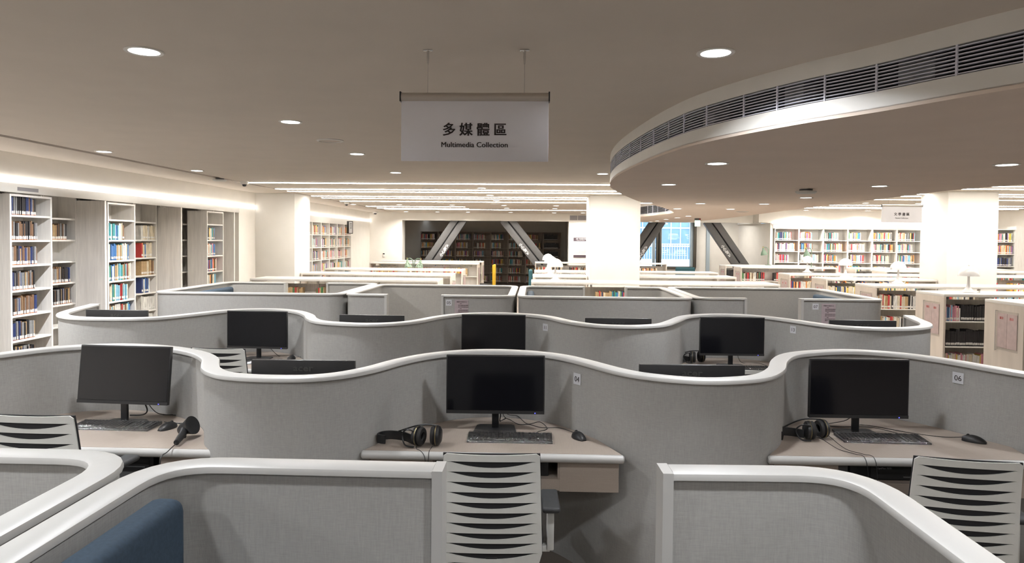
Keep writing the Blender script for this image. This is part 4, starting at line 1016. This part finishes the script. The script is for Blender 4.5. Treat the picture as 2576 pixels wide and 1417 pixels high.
hang_sign(6.16, 11.7, 2.445, .67, .30, 'small white hanging sign reading Fiction Collection before the right pillar', '文學書區', 'Fiction Collection', CZR, (-.22, .22), 'signw2', .054, .025)
# exit sign
t = thing('exit_sign', 'small lit exit sign with red lamp under the far dropped ceiling', 'exit sign', (4.01, 17.0, 2.16))
MB().box(-.065, .065, -.02, .02, .0, .15, bev=.004).build('face', 'exit', t); MB().box(-.07, .07, -.04, .04, .15, .20, bev=.004).build('housing', 'steel', t)
MB().lathe([(0, 0), (.018, 0), (.014, .02), (0, .024)], (.05, -.045, .17), 12).build('indicator', 'red', t)
# grille, poster, thermostat, cameras, detectors
t = thing('wall_grille', 'grey rectangular air grille on the far beam', 'air vent', (1.38, YB, 2.50))
MB().box(-.26, .30, -.012, 0, -.07, .10).build('frame', 'white', t); MB().box(-.245, .285, -.014, -.011, -.06, .09).build('louvre_field', 'slot', t); MB().box(.0, .012, -.02, -.011, -.06, .09).build('mullion', 'white', t)
t = thing('floor_plan_poster', 'floor plan poster with dark purple header on the far wall', 'poster', (1.48, YB, 1.23))
M['plum'] = mat('plum_ink', (.07, .045, .06), .6)
MB().box(-.22, .22, -.012, 0, 0, .645, bev=.002).build('board', 'paper', t); MB().box(-.22, .22, -.014, -.011, .53, .645).build('header_band', 'plum', t); MB().box(-.22, .22, -.014, -.011, 0, .08).build('footer_band', 'plum', t)
text('header_lettering', '3樓 平面圖導覽', .05, 'paper', t, (-.15, -.016, .585), (PI / 2, 0, 0)); text('header_lettering', '3F Floor Plan and Guide', .026, 'paper', t, (-.12, -.016, .548), (PI / 2, 0, 0))
mb = MB()
for a in ((-.16, -.03, .14, .40), (-.02, .16, .16, .48), (-.14, -.05, .16, .38), (.02, .14, .2, .3)):
    for b in ((a[0], a[1], a[2], a[2] + .004), (a[0], a[1], a[3], a[3] + .004)): mb.box(b[0], b[1], -.0145, -.012, b[2], b[3])
    for b in ((a[0], a[0] + .004), (a[1], a[1] + .004)): mb.box(b[0], b[1], -.0145, -.012, a[2], a[3])
mb.build('plan_lines', 'slot', t)
t = thing('thermostat', 'small white thermostat with dark display on the far left wall', 'thermostat', (-4.93, YB, 1.19))
MB().box(-.04, .04, -.02, 0, 0, .13, bev=.004).build('body', 'white', t); MB().box(-.03, .03, -.0215, -.0195, .08, .12).build('display', 'black', t)
def dome(x, y, z, label, m2='black', r=.06, name='security_camera'):
    t = thing(name, label, 'camera', (x, y, z))
    MB().lathe([(0, 0), (r, 0), (r * 1.05, -.02), (r * .9, -.045), (r * .6, -.05), (0, -.05)], seg=20).build('housing', 'white', t)
    MB().lathe([(0, -.085), (r * .4, -.078), (r * .58, -.05), (0, -.049)], seg=16).build('lens_dome', m2, t)
dome(-4.43, 10.29, CZ, 'white dome camera before the first light line, left')
dome(-5.15, 21.9, CZ, 'dark dome camera at the corner of the far beam', 'black', .09)
dome(-4.5, 16.2, CZ, 'small white sensor between light lines near the left slot')
def detector(x, y, z, label, r=.095, drop=.03, name='smoke_detector', cat='detector'):
    t = thing(name, label, cat, (x, y, z)); MB().lathe([(0, 0), (r * .6, 0), (r * .62, -drop * .5), (r, -drop * .6), (r * 1.02, -drop), (r * .85, -drop * 1.35), (r * .3, -drop * 1.45), (0, -drop * 1.45)], seg=26).build('body', 'chairw', t)
    MB().lathe([(r * .63, -.002), (r * .63, -drop * .55), (r * .60, -drop * .55), (r * .6, -.002)], seg=20).build('base_ring', 'steel', t)
detector(-4.59, 9.82, CZ, 'round detector beside the left slot before the dome camera')
detector(2.88, 7.38, SZ, 'round white detector hanging under the dropped ceiling', .105, .035)
detector(2.75, 19.3, SZ, 'small round detector under the farthest dropped ceiling')
for x, y, z, s_ in ((-1.79, 5.92, CZ, 'flat round speaker between two downlights left of the sign'), (-1.76, 11.33, CZ, 'flat round speaker behind the first light line'), (-2.3, 16.3, CZ, 'flat round speaker far behind the light lines'), (-.95, 16.4, CZ, 'flat round speaker beside the stacked downlights'), (3.9, 13.0, SZ, 'flat round speaker under the dropped ceiling')):
    t = thing('ceiling_speaker', s_, 'speaker', (x, y, z)); MB().lathe([(.098, .0), (.115, 0), (.115, -.008), (.098, -.012), (.098, 0)], seg=28).build('rim', 'white', t); MB().lathe([(0, -.004), (.098, -.004), (.098, 0), (0, 0)], seg=28).build('cover', 'ceil', t)

# ================================================================== TABLE LAMPS
def make_mushroom(label):
    t = thing('mushroom_lamp', label, 'lamp', (0, 0, 0), 0, 'white mushroom lamps')
    MB().lathe([(0, 0), (.105, 0), (.107, .006), (.095, .012), (.055, .035), (.030, .075), (.019, .13), (.015, .20), (.016, .245), (.022, .27), (0, .272)], seg=32).build('stem', 'lampw', t)
    pr = [(.132 * math.cos(a), .235 + .145 * math.sin(a)) for a in [PI / 2 * k / 12 for k in range(13)]]
    pr[-1] = (0, .38); pr2 = [(max(0, r - .003) if r else 0, z - .003) for r, z in pr][::-1]
    MB().lathe([(.129, .235)] + pr, seg=36).build('lamp_shade', 'lampw', t)
    MB().lathe([(0, .378), (.007, .38), (.005, .39), (0, .392)], seg=12).build('finial', 'chrome', t)
    MB().tube(catmull([(.09, .0, .006), (.12, -.02, .008), (.15, .0, .02), (.17, .01, .008), (.14, .03, .006), (.18, .02, .006)], 5), .005, seg=6).build('cord', 'white', t)
    return t
ml0 = make_mushroom('l'); LT = 1.10
ml0.location = (5.80 * 1.06 + .0, 9.90, LT); ml0['label'] = 'largest white mushroom lamp, on the nearest low shelf at right'
ml0.location = (6.20, 9.95, LT)
dup(ml0, (6.31, 12.05, LT), .3, 'white mushroom lamp second from the right pillar side, on the second shelf row')
dup(ml0, (6.26, 13.95, LT), .1, 'white mushroom lamp in front of the green lamp')
dup(ml0, (6.29, 15.95, LT), .2, 'smallest white mushroom lamp at right, before the first book bays')
dup(ml0, (.36, 11.70, LT), .0, 'front white mushroom lamp left of the middle pillar')
dup(ml0, (.32, 13.55, LT), .0, 'middle white mushroom lamp of three overlapping ones')
dup(ml0, (.31, 15.60, LT), .0, 'rear white mushroom lamp of three overlapping ones')
def green_lamp(x, y, z, flip, label, pat=True):
    t = thing('desk_lamp', label, 'lamp', (x, y, z), 0 if not flip else PI, 'green desk lamps')
    MB().lathe([(0, 0), (.09, 0), (.09, .012), (0, .016)], seg=24).build('base', 'green', t)
    MB().tube(catmull([(0, 0, .01), (0, 0, .42), (-.02, 0, .50), (-.08, 0, .54), (-.14, 0, .52)], 6), .011, seg=8).build('arm', 'green', t)
    A = Matrix.Translation((-.15, 0, .50)) @ Matrix.Rotation(-.15, 4, 'Y')
    MB().lathe([(0, .02), (.02, .015), (.028, -.03), (.045, -.07), (.075, -.12), (.095, -.17), (.10, -.20), (.094, -.20), (.06, -.1), (0, -.02)], axis=A, seg=24).build('lamp_shade', 'greenpat' if pat else 'green', t)
    MB().lathe([(.016, .01), (.018, .05), (0, .055)], axis=A, seg=12).build('socket', 'gold', t)
def side_table(x0, x1, y, label):
    t = thing('reading_table', label, 'table', ((x0 + x1) / 2, y, 0)); w = (x1 - x0) / 2
    MB().box(-w, w, -.4, .4, .72, .75, bev=.005).build('tabletop', 'wood', t)
    for a in (-1, 1):
        for b in (-1, 1): MB().box(a * (w - .05) - .03, a * (w - .05) + .03, b * .34 - .03, b * .34 + .03, 0, .72).build('leg', 'wood', t)
side_table(-4.2, -2.2, 17.4, 'wooden reading table carrying the two green lamps')
green_lamp(-3.13, 17.5, .75, False, 'green patterned desk lamp, shade turned left'); green_lamp(-3.05, 17.3, .75, True, 'green patterned desk lamp, shade turned right')
side_table(5.4, 6.4, 21.35, 'small wooden table under the plain green lamp')
green_lamp(6.95, 20.55, 1.10, False, 'plain green desk lamp before the beige side wall', False)
green_lamp(7.70, 19.25, 1.10, False, 'plain green desk lamp behind a mushroom lamp', False)
# lounge chairs glimpsed far behind
def lounge(x, y, rz, m, label):
    t = thing('lounge_chair', label, 'chair', (x, y, 0), rz); 
    MB().box(-.28, .28, -.28, .28, .36, .46, bev=.04, seg=3).build('seat', 'black' if m == 'yellow' else m, t); MB().box(-.28, .28, .2, .28, .40, 1.16 if m == 'teal' and x < 1 else 1.04, bev=.035, seg=3).build('backrest', m, t)
    for a in (-1, 1):
        for b in (-1, 1): MB().tube([(a * .2, b * .2, .37), (a * .25, b * .25, 0)], .015, seg=8).build('leg', 'black', t)
lounge(-1.45, 20.5, -PI / 2, 'yellow', 'yellow chair at the end of the left low shelves')
lounge(.16, 14.55, PI / 2, 'teal', 'teal chair beside the middle low shelves')
lounge(4.35, 19.6, 0, 'teal', 'teal chair under the far window')

# ================================================================== BUILDING ACROSS THE STREET
t = thing('street_building', 'pale building with gridded blue windows seen through the far window', 'building', (9, 45, -8))
MB().box(-10, 14, 0, 6, 0, 8.2).build('facade', 'extwall', t)
MB().box(-10, 14, 0.3, 6, 8.2, 16).build('facade', 'extglass', t)
for k in range(40): MB().box(-10 + k * .62, -9.94 + k * .62, .2, .3, 9.5, 14).build('mullion', 'extwall', t)
for z in (9.4, 10.6, 11.9, 13.2, 14.4): MB().box(-10, 14, .18, .3, z, z + .09).build('transom', 'extwall', t)
MB().box(-10, 14, -1.2, .3, 7.6, 8.6).build('balcony_slab', 'extwall', t); MB().box(-10, 14, -1.2, -1.1, 9.55, 9.62).build('handrail', 'extwall', t)
mb = MB()
for k in range(150): mb.box(-10 + k * .16, -9.97 + k * .16, -1.17, -1.13, 8.6, 9.55)
mb.build('railing', 'extwall', t)
mb = MB()
for k in range(14): mb.box(-10 + k * 1.7, -8.6 + k * 1.7, -.02, .0, 4.4, 7.0)
mb.build('lower_glazing', 'extglass', t)
